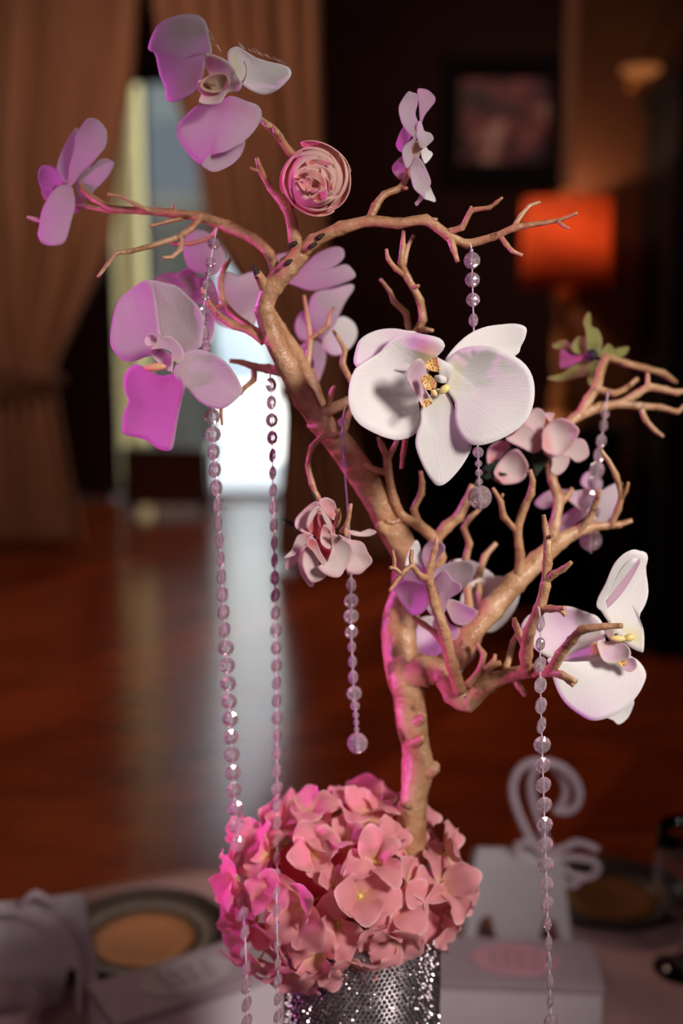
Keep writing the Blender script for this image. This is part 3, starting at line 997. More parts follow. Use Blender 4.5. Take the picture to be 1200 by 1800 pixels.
twig([(786, 408, 6, -0.02), (812, 400, 5.5, -0.026), (828, 370, 5, -0.03), (860, 365, 4, -0.034), (872, 356, 3.5, -0.036), (883, 347, 2.5, -0.038)], hd_)
twig([(826, 372, 4, -0.03), (828, 362, 2, -0.03)], hd_)
twig([(790, 416, 7, -0.02), (797, 438, 6, -0.026), (804, 460, 4, -0.03)], hd_)
twig([(750, 387, 6, -0.018), (768, 386, 3, -0.022)], hd_)
twig([(902, 401, 5, -0.03), (915, 380, 4, -0.026), (930, 362, 3.5, -0.022), (949, 355, 2.5, -0.02)], hd_)
twig([(878, 413, 5, -0.026), (890, 430, 4.5, -0.03), (900, 441, 4, -0.032), (918, 449, 3, -0.034)], hd_)
twig([(978, 388, 3.5, -0.036), (990, 397, 3.5, -0.04), (1000, 402, 2.5, -0.042)], hd_)
# twigs off the left side
e1 = branch([(465, 600, 9, -0.002), (440, 582, 7, 0.0), (412, 572, 7, 0.006), (385, 556, 6, 0.01), (368, 535, 5, 0.012), (354, 505, 4, 0.012)])
twig([(386, 558, 4, 0.01), (382, 548, 2, 0.006)], e1)
e2 = branch([(462, 590, 7, 0.006), (430, 568, 6, 0.02), (405, 548, 5.5, 0.03), (390, 525, 5.5, 0.034), (388, 490, 5, 0.036), (395, 470, 4.5, 0.036), (404, 455, 3, 0.036)])
twig([(395, 538, 4.5, 0.032), (372, 540, 4, 0.036), (360, 542, 3, 0.04)], e2)
e3 = branch([(495, 655, 9, 0.006), (470, 648, 8, 0.016), (448, 645, 7, 0.02), (425, 637, 5, 0.022), (404, 634, 4, 0.024)])
twig([(446, 648, 6, 0.02), (446, 668, 5, 0.018), (430, 682, 4.5, 0.018), (422, 694, 3.5, 0.02)], e3)
twig([(392, 700, 3.5, 0.0), (389, 722, 3, 0.0), (391, 748, 2, 0.0)], e3)
# twigs in the middle, right of the limb
m1 = branch([(558, 722, 8, 0.024), (552, 690, 7, 0.034), (540, 650, 6, 0.044), (545, 600, 5.5, 0.05), (541, 560, 4.5, 0.054), (534, 518, 3, 0.056)])
twig([(545, 596, 4.5, 0.05), (565, 582, 4.5, 0.046), (577, 570, 4, 0.044), (578, 555, 3.5, 0.044), (588, 540, 2.5, 0.044)], m1)
m2 = branch([(550, 728, 10, 0.01), (580, 720, 10, 0.008), (612, 706, 9, 0.008), (640, 690, 8, 0.012), (680, 650, 7.5, 0.014), (712, 612, 7.5, 0.012), (730, 586, 7.5, 0.008), (743, 562, 7.5, 0.004), (738, 528, 7, 0.0), (716, 488, 6.5, -0.004), (705, 462, 6, -0.006), (708, 430, 4.5, -0.008), (709, 405, 3, -0.01)])
twig([(709, 468, 5, -0.006), (716, 435, 4, -0.002), (727, 414, 3, 0.0)], m2)
twig([(714, 486, 5, -0.004), (695, 472, 4.5, -0.008), (682, 455, 4, -0.01), (679, 438, 3, -0.012)], m2)
twig([(722, 506, 5, -0.002), (736, 502, 3, -0.008)], m2)
twig([(722, 600, 6, 0.012), (717, 570, 6, 0.016), (713, 550, 5.5, 0.016), (692, 530, 5, 0.018), (685, 512, 4, 0.018), (668, 490, 3, 0.02)], m2)
twig([(735, 578, 6, 0.006), (750, 580, 5, -0.002), (761, 581, 3, -0.006)], m2)
twig([(617, 704, 6, 0.008), (622, 680, 5.5, 0.016), (602, 640, 5.5, 0.024), (606, 615, 5, 0.026), (585, 580, 3, 0.03)], m2)
twig([(625, 700, 6, 0.008), (612, 730, 6, 0.004), (604, 760, 5, 0.002), (566, 768, 5, -0.004), (548, 786, 5, -0.01), (541, 818, 5, -0.014), (548, 850, 5.5, -0.018), (556, 870, 5, -0.02), (575, 905, 4, -0.01)], m2)
twig([(575, 720, 6, 0.008), (583, 690, 5, 0.0), (588, 678, 3, -0.002)], m2)
twig([(660, 668, 6, 0.014), (690, 730, 6, 0.01), (712, 770, 5.5, -0.01), (708, 800, 5, -0.016), (705, 824, 3.5, -0.018)], m2)
# lower right limbs
lb = branch([(700, 1195, 27, 0.006), (745, 1178, 26, 0.0), (778, 1180, 24, -0.004), (800, 1218, 22, -0.008), (822, 1232, 19, -0.010), (858, 1200, 15, -0.014), (900, 1186, 13, -0.018), (940, 1178, 11, -0.024), (968, 1178, 9, -0.03)], sides=14)
lcb = branch([(770, 1190, 22, 0.0), (795, 1162, 22, 0.0), (825, 1118, 20, 0.004), (865, 1070, 19, 0.012), (905, 1025, 19, 0.02), (945, 985, 17, 0.026), (985, 950, 14, 0.032), (1030, 928, 10, 0.036), (1065, 924, 7, 0.038), (1088, 922, 6, 0.038), (1110, 915, 4, 0.04)], sides=14)
twig([(912, 1015, 10, 0.018), (914, 975, 8, 0.016), (909, 930, 7.5, 0.014), (922, 890, 7, 0.012), (933, 868, 6.5, 0.01), (936, 845, 5, 0.01), (931, 826, 4, 0.01)], lcb)
twig([(910, 936, 6, 0.014), (885, 908, 5.5, 0.01), (880, 882, 5, 0.008), (866, 858, 3, 0.006)], lcb)
twig([(878, 878, 4, 0.008), (884, 868, 2.5, 0.006)], lcb)
c2 = branch([(962, 968, 11, 0.03), (975, 920, 9.5, 0.034), (982, 880, 9.5, 0.04), (970, 842, 8.5, 0.046), (966, 812, 8, 0.054), (985, 760, 9, 0.07), (1010, 734, 9, 0.08), (1055, 716, 9, 0.085), (1090, 710, 8, 0.088), (1125, 714, 7, 0.09), (1160, 716, 6, 0.094), (1190, 724, 5, 0.098), (1202, 712, 3, 0.1)])
twig([(983, 886, 7, 0.04), (996, 872, 6, 0.044), (1006, 858, 4, 0.046)], c2)
twig([(1018, 730, 9, 0.08), (1034, 702, 8.5, 0.086), (1049, 680, 8.5, 0.092), (1056, 650, 7.5, 0.1), (1066, 628, 7, 0.106), (1098, 638, 6, 0.12), (1135, 648, 6, 0.13), (1165, 656, 6, 0.14), (1188, 672, 4, 0.15)], c2)
twig([(1050, 684, 7, 0.092), (1078, 692, 6, 0.1), (1098, 684, 5, 0.108), (1120, 666, 4, 0.115)], c2)
twig([(1090, 710, 7, 0.088), (1120, 692, 7, 0.088), (1140, 680, 7, 0.088), (1170, 685, 6.5, 0.09), (1190, 690, 6, 0.09), (1215, 684, 4, 0.09)], c2)
twig([(1138, 682, 5, 0.088), (1138, 655, 3.5, 0.092)], c2)
twig([(1126, 716, 5.5, 0.09), (1134, 738, 5, 0.086), (1150, 756, 4.5, 0.084), (1166, 768, 3, 0.082)], c2)
twig([(1072, 926, 6, 0.038), (1086, 895, 6, 0.034), (1092, 870, 5.5, 0.03), (1082, 835, 5, 0.026), (1068, 808, 4, 0.022), (1055, 790, 3, 0.02)], lcb)
twig([(1092, 874, 5, 0.03), (1100, 862, 4, 0.026), (1104, 848, 3, 0.024)], lcb)
twig([(1010, 940, 7, 0.034), (1036, 912, 6, 0.028), (1048, 880, 5, 0.024), (1054, 860, 4, 0.022)], lcb)
# twig standing in front of the middle orchid
lt = branch([(808, 1215, 12, -0.02), (795, 1170, 11, -0.032), (780, 1110, 10, -0.042), (764, 1060, 9, -0.048), (754, 1020, 8, -0.05), (757, 990, 6.5, -0.05), (764, 965, 5.5, -0.05), (768, 946, 4, -0.05)])
twig([(756, 1018, 7, -0.05), (738, 1012, 5.5, -0.056), (724, 994, 5, -0.06), (706, 1008, 4.5, -0.062), (694, 1026, 4, -0.064), (684, 1040, 3, -0.066)], lt)
twig([(724, 996, 4.5, -0.06), (722, 980, 4, -0.06), (724, 966, 3, -0.06)], lt)
twig([(704, 1008, 4, -0.062), (692, 998, 4, -0.064), (684, 998, 3, -0.065)], lt)
twig([(692, 998, 3.5, -0.064), (693, 984, 3.5, -0.066), (690, 967, 2.5, -0.066)], lt)
twig([(786, 1140, 7, -0.038), (764, 1112, 6, -0.034), (745, 1098, 5, -0.03), (724, 1084, 4, -0.028)], lt)
# twigs at the right white orchid
te = branch([(925, 1180, 11, -0.03), (924, 1150, 11, -0.05), (930, 1110, 10.5, -0.066), (948, 1070, 10, -0.076), (958, 1030, 9, -0.08), (962, 990, 8, -0.08), (962, 950, 7, -0.078), (958, 925, 5.5, -0.076), (955, 905, 4, -0.076)])
twig([(948, 1070, 8, -0.076), (968, 1070, 6.5, -0.084), (985, 1071, 6, -0.09), (994, 1082, 4.5, -0.092)], te)
twig([(984, 1071, 4, -0.09), (992, 1068, 3.5, -0.094)], te)
twig([(959, 1020, 8, -0.08), (975, 1008, 6.5, -0.086), (990, 1000, 5.5, -0.09), (1004, 988, 4, -0.094)], te)
twig([(960, 946, 5, -0.078), (971, 942, 3, -0.084)], te)
tf = branch([(945, 1178, 10, -0.03), (966, 1180, 10, -0.075), (985, 1150, 9.5, -0.09), (1005, 1125, 8.5, -0.1), (1022, 1107, 7.5, -0.11), (1065, 1101, 6, -0.118), (1094, 1100, 4.5, -0.122)])
twig([(966, 1180, 8, -0.075), (988, 1187, 7, -0.092), (1013, 1198, 5, -0.1)], tf)
twig([(985, 1186, 5, -0.09), (1000, 1198, 5, -0.092), (1008, 1206, 4, -0.094)], tf)
twig([(926, 1150, 7, -0.05), (915, 1120, 6.5, -0.05), (906, 1098, 5.5, -0.052), (903, 1086, 4, -0.052)], te)
twig([(888, 1178, 7, -0.018), (896, 1150, 6, -0.01), (902, 1128, 5, -0.006), (912, 1108, 3.5, -0.004)], lb)
twig([(905, 1190, 7, -0.018), (912, 1206, 6, -0.02), (924, 1223, 4.5, -0.022)], lb)
twig([(845, 1205, 7, -0.012), (862, 1172, 6, -0.016), (880, 1165, 5, -0.018)], lb)
twig([(820, 1205, 8, -0.012), (842, 1180, 6, -0.014), (850, 1150, 5, -0.014), (836, 1130, 3.5, -0.014)], lb)
twig([(850, 1178, 5, -0.014), (868, 1160, 4, -0.016), (870, 1150, 3, -0.016)], lb)
# arms behind the front orchid
mg = branch([(735, 1050, 14, 0.034), (765, 1010, 12, 0.04), (772, 980, 11, 0.04), (764, 948, 10.5, 0.036), (735, 922, 9.5, 0.03), (706, 908, 9, 0.024), (692, 880, 8, 0.02), (682, 830, 7.5, 0.016), (680, 805, 6.5, 0.014), (670, 782, 5, 0.012), (664, 768, 3, 0.012)])
twig([(764, 950, 10, 0.036), (785, 925, 10.5, 0.036), (806, 908, 9.5, 0.036), (820, 880, 7.5, 0.034), (830, 852, 5, 0.032)], mg)
twig([(736, 922, 7, 0.03), (727, 895, 6, 0.026), (740, 868, 6, 0.022), (742, 848, 5, 0.02), (739, 828, 3.5, 0.02)], mg)
twig([(682, 832, 6, 0.016), (660, 826, 5.5, 0.01), (640, 816, 4, 0.006)], mg)
twig([(681, 806, 6, 0.014), (690, 790, 5, 0.01), (698, 774, 3.5, 0.008)], mg)
twig([(708, 912, 6, 0.024), (690, 918, 5, 0.02), (678, 915, 3, 0.018)], mg)
twig([(830, 1105, 8, 0.006), (820, 1030, 7, 0.03), (818, 985, 6.5, 0.036), (825, 955, 6, 0.038), (815, 928, 5.5, 0.04), (826, 910, 5, 0.04), (842, 896, 3.5, 0.04)], lcb)
twig([(850, 1085, 7, 0.01), (840, 1020, 6, 0.05), (852, 978, 5.5, 0.06), (872, 955, 4, 0.064)], lcb)

# ================================================================== FLOWERS
KP, MP = 7, 44


def petal(root, name, pts, xf, y0, mat, tip=0.0, cup=0.0, rip=0.0, bend=0.0, thick=0.0005, parent=None, k=3, ctr=None, gx=0.0):
    """outline traced in a zoomed frame (xf = origin x, origin y, scale); first point is the base of the petal.
    tip: how far the tip leans away (m); cup: edges come forward (m); bend: middle of length comes forward (m)"""
    ox, oy, sc = xf
    P = [(ox + x / sc, oy + y / sc) for x, y in pts]
    n = len(P)
    ring = []
    ext = [P[-2], P[-1]] + P + [P[0], P[1]]
    for i in range(MP):
        t_ = i / MP * n
        ring.append(crom([tuple(e) for e in ext], 2 + t_))
    if ctr:
        c = (ox + ctr[0] / sc, oy + ctr[1] / sc)
    else:
        c = (sum(p[0] for p in ring) / MP, sum(p[1] for p in ring) / MP)
    bx, by = P[0]
    dxy = Vector((c[0] - bx, c[1] - by))
    if dxy.length < 1e-3:
        dxy = Vector((0, 1))
    dxy.normalize()
    proj = [(p[0] - bx) * dxy.x + (p[1] - by) * dxy.y for p in ring]
    pmax = max(max(proj), 1e-3)
    rm = max(math.hypot(p[0] - c[0], p[1] - c[1]) for p in ring)
    rnd = random.Random(int(bx * 13 + by * 7))
    ph = rnd.uniform(0, 6.28)
    ph2 = rnd.uniform(0, 6.28)
    verts, sr, ve = [], [], []

    def add(x, y, r, th):
        s = max(0.0, min(1.0, ((x - bx) * dxy.x + (y - by) * dxy.y) / pmax))
        ac = ((x - bx) * -dxy.y + (y - by) * dxy.x) / rm
        dd = math.hypot(x - c[0], y - c[1]) / rm
        Y = y0 + tip * s - cup * dd * dd - bend * 4 * s * (1 - s) + rip * r * r * math.sin(k * th + ph) + 0.25 * cup * abs(ac) * math.sin(6 * s + ph2) + gx * (x - bx) * 0.0004
        verts.append(W(x, y, Y))
        sr.append((s, r))
        ve.append((math.atan2(ac, s + 0.25) * 1.2, s))
    add(c[0], c[1], 0, 0)
    for j in range(1, KP + 1):
        r = (j / KP) ** 0.85
        for i, p in enumerate(ring):
            add(c[0] + (p[0] - c[0]) * r, c[1] + (p[1] - c[1]) * r, r, 2 * PI * i / MP)
    faces = [(0, 1 + i, 1 + (i + 1) % MP) for i in range(MP)]
    for j in range(KP - 1):
        for i in range(MP):
            i2 = (i + 1) % MP
            faces.append((1 + j * MP + i, 1 + (j + 1) * MP + i, 1 + (j + 1) * MP + i2, 1 + j * MP + i2))
    o = mesh_obj(name, verts, faces, mat, parent or root, True, {'sr': sr, 'vein': ve})
    solid(o, thick)
    return o


def flower(name, label, cat, px, py, Y, group=None):
    return thing(name, label, cat, W(px, py, Y), group)


def blob(name, x, y, rx, ry, Y, mat, parent, rot=0.0, seg=14):
    c = W(x, y, Y)
    m = mpp(x, y, Y)
    vs, fs = [], []
    n1, n2 = 8, seg
    for i in range(n1 + 1):
        a = PI * i / n1
        for k in range(n2):
            b2 = 2 * PI * k / n2
            lx, lz, ly = rx * math.sin(a) * math.cos(b2), ry * math.cos(a), min(rx, ry) * math.sin(a) * math.sin(b2)
            vs.append(c + Vector(((lx * math.cos(rot) - lz * math.sin(rot)) * m, ly * m, (lx * math.sin(rot) + lz * math.cos(rot)) * m)))
    for i in range(n1):
        for k in range(n2):
            k2 = (k + 1) % n2
            fs.append((i * n2 + k, (i + 1) * n2 + k, (i + 1) * n2 + k2, i * n2 + k2))
    return mesh_obj(name, vs, fs, mat, parent)


OG = 'silk orchids on the branches'
# ---- large white orchid in front
XF = (590, 550, 3.243)
Y1 = -0.070
o1 = flower('orchid', 'large white orchid with spotted yellow throat in the middle of the tree, facing the camera', 'orchid', 775, 690, Y1, OG)
petal(o1, 'sepal', [(600, 330), (620, 270), (680, 190), (760, 120), (850, 80), (950, 65), (1030, 62), (1085, 85), (1080, 140), (1055, 190), (1030, 240), (900, 300), (700, 340)], XF, Y1 + 0.010, 'orchid_white', 0.012, 0.006, 0.001)
petal(o1, 'sepal', [(500, 330), (350, 330), (120, 310), (115, 200), (150, 140), (230, 100), (320, 88), (400, 100), (470, 120), (500, 240)], XF, Y1 + 0.010, 'orchid_white', 0.006, 0.004, 0.001)
petal(o1, 'sepal', [(580, 430), (490, 530), (485, 620), (460, 690), (455, 760), (490, 860), (540, 950), (580, 985), (630, 970), (690, 910), (740, 840), (775, 760), (740, 700), (690, 600), (650, 480)], XF, Y1 + 0.006, 'orchid_white', -0.004, 0.008, 0.0012, 0.004)
petal(o1, 'petal', [(520, 400), (470, 500), (488, 600), (470, 670), (420, 710), (350, 725), (280, 710), (200, 675), (130, 630), (85, 560), (72, 480), (80, 400), (110, 320), (180, 270), (255, 222), (310, 155), (370, 120), (440, 112), (540, 130), (600, 150), (622, 195), (580, 245), (540, 290)], XF, Y1 + 0.006, 'orchid_white', -0.010, 0.014, 0.0015, -0.010)
petal(o1, 'petal', [(620, 420), (640, 320), (625, 280), (670, 230), (740, 195), (850, 188), (950, 215), (1040, 260), (1100, 320), (1130, 400), (1130, 500), (1100, 590), (1040, 660), (960, 710), (870, 745), (800, 755), (740, 735), (695, 680), (675, 600), (678, 520), (650, 470)], XF, Y1 + 0.003, 'orchid_white', -0.012, 0.006, 0.0016, 0.004)
lip = petal(o1, 'lip', [(560, 430), (530, 350), (500, 275), (470, 262), (430, 295), (398, 355), (430, 420), (480, 510), (500, 540), (550, 505), (530, 480), (505, 430)], XF, Y1 - 0.002, 'lip_pink', -0.016, 0.006, 0.001)
petal(o1, 'throat_patch', [(590, 330), (530, 325), (510, 290), (540, 265), (575, 255)], XF, Y1 - 0.010, 'spotted_lip', 0, 0.003, parent=lip)
petal(o1, 'throat_patch', [(560, 435), (510, 432), (485, 372), (530, 352), (572, 400)], XF, Y1 - 0.018, 'spotted_lip', 0, 0.003, parent=lip)
petal(o1, 'column', [(640, 380), (600, 365), (575, 310), (565, 250), (600, 265), (660, 300), (660, 340)], XF, Y1 - 0.006, 'orchid_white', -0.004, -0.006)
petal(o1, 'column', [(620, 400), (575, 390), (565, 360), (600, 355), (630, 375)], XF, Y1 - 0.012, 'orchid_white', 0, -0.004)
blob('callus', 590 + 618 / 3.243, 550 + 436 / 3.243, 11, 7, Y1 - 0.008, 'yellow_callus', o1, 0.7)
blob('callus', 590 + 560 / 3.243, 550 + 455 / 3.243, 5, 8, Y1 - 0.012, 'yellow_callus', o1, 0.5)
petal(o1, 'lip_tip', [(510, 490), (490, 520), (500, 541), (530, 530), (552, 506)], XF, Y1 - 0.0175, 'spotted_lip', 0, 0.001)
ptube('wire_stem', [(770, 690, 3, Y1 + 0.012), (745, 660, 3, Y1 + 0.04), (715, 630, 3, 0.002), (690, 640, 3, 0.012)], 'sepal_green', o1, 6, 3)

# ---- white orchid at the right
XF = (900, 940, 4.286)
Y2 = -0.052
o2 = flower('orchid', 'white orchid with yellow throat at the lower right, upper petal folded', 'orchid', 1075, 1150, Y2, OG)
petal(o2, 'sepal', [(720, 1330), (720, 1380), (760, 1400), (800, 1430), (860, 1390), (900, 1320), (915, 1250), (850, 1250)], XF, Y2 + 0.010, 'orchid_white', 0.004, 0.002)
petal(o2, 'petal', [(700, 800), (690, 690), (640, 615), (580, 590), (500, 560), (430, 540), (340, 540), (240, 570), (130, 600), (65, 690), (100, 760), (160, 850), (260, 920), (330, 945), (450, 965), (600, 970), (690, 920)], XF, Y2 + 0.006, 'orchid_white', 0.020, 0.006, 0.0012)
petal(o2, 'petal', [(740, 880), (680, 940), (560, 952), (400, 955), (268, 930), (290, 1010), (330, 1150), (400, 1270), (500, 1350), (600, 1400), (720, 1380), (850, 1310), (950, 1200), (1003, 1090), (1000, 1020), (940, 940), (850, 900)], XF, Y2 + 0.002, 'orchid_white', -0.010, 0.008, 0.0014, 0.008)
petal(o2, 'petal', [(780, 740), (700, 620), (650, 540), (660, 470), (710, 370), (770, 230), (840, 160), (915, 122), (1000, 130), (1020, 180), (1005, 260), (1025, 420), (1000, 530), (955, 620), (990, 720), (990, 870), (960, 880), (880, 840)], XF, Y2 + 0.008, 'orchid_white', 0.010, 0.006, 0.001)
petal(o2, 'rolled_edge', [(740, 660), (690, 590), (635, 545), (645, 475), (700, 370), (760, 230), (830, 150), (910, 112), (970, 130), (955, 180), (900, 178), (820, 258), (750, 390), (696, 500), (700, 570)], XF, Y2 - 0.004, 'orchid_white', -0.006, 0.006, 0.0008, ctr=(700, 500))
petal(o2, 'fold_shade', [(705, 560), (700, 520), (755, 400), (825, 270), (900, 182), (962, 188), (935, 265), (855, 400), (780, 495)], XF, Y2 - 0.0005, 'orchid_pink', 0.004, 0.003)  # pink sheet standing in for the shade inside the fold
lip = petal(o2, 'lip', [(740, 800), (690, 720), (760, 700), (770, 790), (830, 810), (880, 850), (890, 910), (840, 945), (770, 965), (700, 960), (660, 900), (640, 800)], XF, Y2 - 0.006, 'lip_pink', -0.008, 0.008, 0.001)
petal(o2, 'lip_tip', [(790, 960), (850, 935), (920, 930), (940, 990), (900, 1030), (850, 1020)], XF, Y2 - 0.012, 'lip_pink', -0.004, 0.003, parent=lip)
petal(o2, 'throat_patch', [(800, 950), (850, 945), (862, 975), (830, 992), (800, 975)], XF, Y2 - 0.0165, 'spotted_lip', 0, 0.001, parent=lip)
petal(o2, 'column', [(770, 720), (740, 770), (780, 730), (830, 760), (810, 700)], XF, Y2 - 0.008, 'orchid_white', 0, -0.003)
blob('callus', 900 + 795 / 4.286, 940 + 782 / 4.286, 14, 6, Y2 - 0.013, 'yellow_callus', o2, -0.05)
blob('callus', 900 + 880 / 4.286, 940 + 775 / 4.286, 10, 7, Y2 - 0.012, 'yellow_callus', o2, 0.3)
blob('callus', 900 + 630 / 4.286, 940 + 860 / 4.286, 9, 13, Y2 - 0.002, 'yellow_callus', o2, 0.3)

# ---- top orchid
XF = (240, 10, 4.0)
Y3 = -0.040
o3 = flower('orchid', 'topmost orchid, magenta left petal and small white right petal', 'orchid', 385, 160, Y3, OG)
petal(o3, 'petal', [(470, 480), (490, 340), (530, 330), (510, 220), (490, 120), (430, 65), (320, 62), (200, 100), (130, 160), (80, 300), (130, 340), (160, 480), (200, 580), (210, 660), (260, 680), (330, 650), (400, 610), (440, 560)], XF, Y3 + 0.004, 'orchid_pale', 0.004, -0.006, 0.003, gx=-0.9)
petal(o3, 'sepal', [(680, 480), (640, 370), (650, 310), (700, 288), (750, 310), (830, 360), (920, 390), (1010, 410), (1075, 440), (1085, 490), (1040, 550), (980, 600), (900, 628), (820, 605), (740, 550)], XF, Y3 + 0.006, 'orchid_white', -0.006, 0.004, 0.001)
petal(o3, 'sepal', [(560, 1000), (460, 1110), (490, 1150), (540, 1170), (600, 1155), (680, 1110), (740, 1040), (758, 945), (640, 990)], XF, Y3 + 0.006, 'orchid_pale', 0.004, 0.003)
petal(o3, 'petal', [(640, 640), (560, 690), (430, 700), (340, 780), (285, 850), (290, 930), (340, 1010), (400, 1080), (460, 1118), (520, 1060), (560, 1040), (640, 1022), (760, 950), (850, 850), (882, 760), (850, 700), (770, 670), (700, 640)], XF, Y3 + 0.002, 'orchid_pale', -0.002, -0.004, 0.004, gx=-0.45)
petal(o3, 'lip', [(540, 540), (490, 440), (480, 338), (550, 350), (640, 390), (690, 450), (700, 520), (740, 540), (720, 600), (640, 610), (600, 670), (550, 695), (440, 680), (455, 620), (430, 590), (440, 520)], XF, Y3 + 0.002, 'lip_pink', 0.0, 0.018, 0.001, ctr=(560, 540))
petal(o3, 'lip_cup', [(520, 610), (450, 575), (470, 515), (560, 475), (640, 490), (650, 560), (600, 600)], XF, Y3 - 0.004, 'lip_cream', 0.0, 0.008)
blob('column', 240 + 520 / 4, 10 + 545 / 4, 10, 5, Y3 - 0.010, 'lip_cream', o3, -0.2)
ptube('tendril', [(370 + 53, 10 + 550 / 4, 1.6, Y3 - 0.006), (431, 10 + 505 / 4, 1.4, Y3 - 0.012), (433.5, 10 + 440 / 4, 1.2, Y3 - 0.014), (429, 10 + 395 / 4, 1.8, Y3 - 0.012)], 'lip_pink', o3, 6, 4)
fr = random.Random(3)
vs, fs = [], []
for k in range(34):
    u = fr.random()
    if u < 0.75:
        x, y = 424 + (504 - 424) * u / 0.75, 82 + (112 - 82) * u / 0.75
    else:
        x, y = 366 + 28 * (u - 0.75) * 4, 50 + 50 * (u - 0.75) * 4
    L = fr.uniform(6, 15)
    an = math.radians(fr.uniform(110, 150))
    q = [(W(x + L * m / 3 * math.cos(an) + fr.uniform(-.6, .6), y + 2 - L * m / 3 * math.sin(an), Y3 + 0.002), 0.00011) for m in range(4)]
    v1, f1 = sweep(q, 4, 1)
    b0 = len(vs)
    vs += v1
    fs += [tuple(i + b0 for i in g_) for g_ in f1]
mesh_obj('frayed_threads', vs, fs, 'fibre', o3)['kind'] = 'stuff'

# ---- big left orchid
XF = (170, 460, 4.0)
Y4 = -0.030
o4 = flower('orchid', 'big pink orchid with hanging magenta lower petal at the left', 'orchid', 305, 625, Y4, OG)
petal(o4, 'petal', [(600, 640), (480, 560), (425, 480), (405, 350), (385, 240), (350, 140), (380, 128), (480, 150), (560, 170), (650, 250), (710, 310), (745, 380), (752, 450), (740, 560), (720, 605)], XF, Y4 + 0.006, 'orchid_pale', 0.010, 0.008, 0.0012, gx=-0.35)
petal(o4, 'petal', [(450, 620), (340, 670), (260, 700), (180, 690), (120, 630), (95, 560), (105, 430), (130, 320), (160, 260), (230, 200), (300, 150), (370, 130), (405, 220), (430, 400)], XF, Y4 + 0.002, 'orchid_pale', 0.006, 0.010, 0.0012, gx=-0.45)
petal(o4, 'petal', [(540, 800), (560, 720), (610, 640), (700, 615), (800, 640), (900, 700), (960, 770), (1010, 860), (1025, 910), (990, 960), (900, 1030), (820, 1030), (730, 990), (640, 900)], XF, Y4 + 0.0, 'orchid_pale', 0.006, 0.004, 0.001, gx=-0.25)
petal(o4, 'petal', [(560, 790), (440, 800), (330, 740), (270, 720), (210, 770), (188, 830), (200, 920), (225, 980), (190, 1070), (180, 1180), (210, 1220), (340, 1250), (440, 1320), (520, 1325), (545, 1250), (570, 1100), (600, 960), (622, 860)], XF, Y4 + 0.004, 'orchid_pink', 0.016, 0.008, 0.002, gx=-1.0)
petal(o4, 'lip', [(540, 700), (570, 720), (610, 680), (600, 610), (530, 530), (450, 520), (420, 478), (424, 540), (380, 615), (470, 612), (530, 650), (520, 740), (530, 785)], XF, Y4 - 0.012, 'lip_pink', -0.004, 0.003, ctr=(530, 600))
petal(o4, 'lip_curl', [(400, 590), (345, 585), (340, 540), (370, 508), (420, 520), (422, 570)], XF, Y4 - 0.016, 'lip_pink', 0, 0.005)
petal(o4, 'lip_throat', [(500, 770), (380, 650), (420, 615), (510, 640), (540, 720)], XF, Y4 - 0.006, 'lip_pink', 0.004, 0.004)
blob('column', 170 + 410 / 4, 460 + 742 / 4, 20, 7.5, Y4 - 0.014, 'orange_finger', o4, 0.08)

# ---- sideways orchid, top right
XF = (660, 130, 7.5)
Y5 = -0.010
o5 = flower('orchid', 'small ruffled orchid seen edge on at the tip of the upper right twig', 'orchid', 728, 260, Y5, OG)
petal(o5, 'petal', [(590, 660), (570, 400), (550, 210), (620, 195), (700, 220), (780, 300), (780, 370), (720, 450), (650, 540)], XF, Y5 + 0.012, 'orchid_pink', 0.01, 0.004)
petal(o5, 'petal', [(500, 830), (400, 740), (330, 610), (305, 440), (360, 320), (430, 232), (490, 245), (545, 270), (557, 380), (525, 520), (560, 640), (545, 720)], XF, Y5 + 0.004, 'orchid_pale', 0.0, 0.004)
petal(o5, 'petal', [(560, 900), (540, 720), (570, 620), (610, 660), (640, 750), (720, 780), (765, 850), (720, 910), (660, 960), (600, 980)], XF, Y5 - 0.002, 'orchid_pale', 0.01, 0.006)
petal(o5, 'petal', [(470, 840), (530, 690), (440, 655), (350, 720), (275, 900), (280, 970), (340, 1030), (400, 950)], XF, Y5 + 0.012, 'orchid_pink', 0.012, 0.004)
petal(o5, 'petal', [(430, 1120), (350, 1090), (260, 1160), (215, 1240), (250, 1330), (330, 1390), (390, 1300), (420, 1200)], XF, Y5 + 0.010, 'orchid_pink', 0.012, 0.004)
petal(o5, 'petal', [(530, 760), (480, 860), (400, 920), (350, 1000), (360, 1130), (415, 1245), (490, 1110), (465, 960), (540, 850)], XF, Y5 - 0.006, 'orchid_pale', 0.0, 0.004)
petal(o5, 'lip', [(520, 1130), (460, 1080), (440, 1000), (520, 880), (590, 950), (575, 1080)], XF, Y5 + 0.001, 'lip_cream', 0, 0.004)
petal(o5, 'petal', [(600, 1060), (600, 1010), (660, 960), (690, 1000), (740, 1030), (745, 1080), (660, 1180), (620, 1130)], XF, Y5 + 0.004, 'orchid_white', 0.008, 0.003)
petal(o5, 'sepal', [(530, 1080), (450, 1230), (470, 1400), (510, 1520), (600, 1600), (650, 1640), (665, 1540), (715, 1480), (725, 1400), (660, 1240), (610, 1150)], XF, Y5 - 0.002, 'orchid_pale', 0.0, 0.006)
petal(o5, 'sepal', [(660, 1530), (710, 1480), (760, 1580), (790, 1650), (780, 1690), (700, 1665), (640, 1640)], XF, Y5 + 0.002, 'orchid_white', 0.004, 0.002)
petal(o5, 'sepal', [(650, 1620), (590, 1590), (550, 1660), (515, 1700), (540, 1740), (590, 1690)], XF, Y5 + 0.001, 'orchid_pink', 0.004, 0.002)

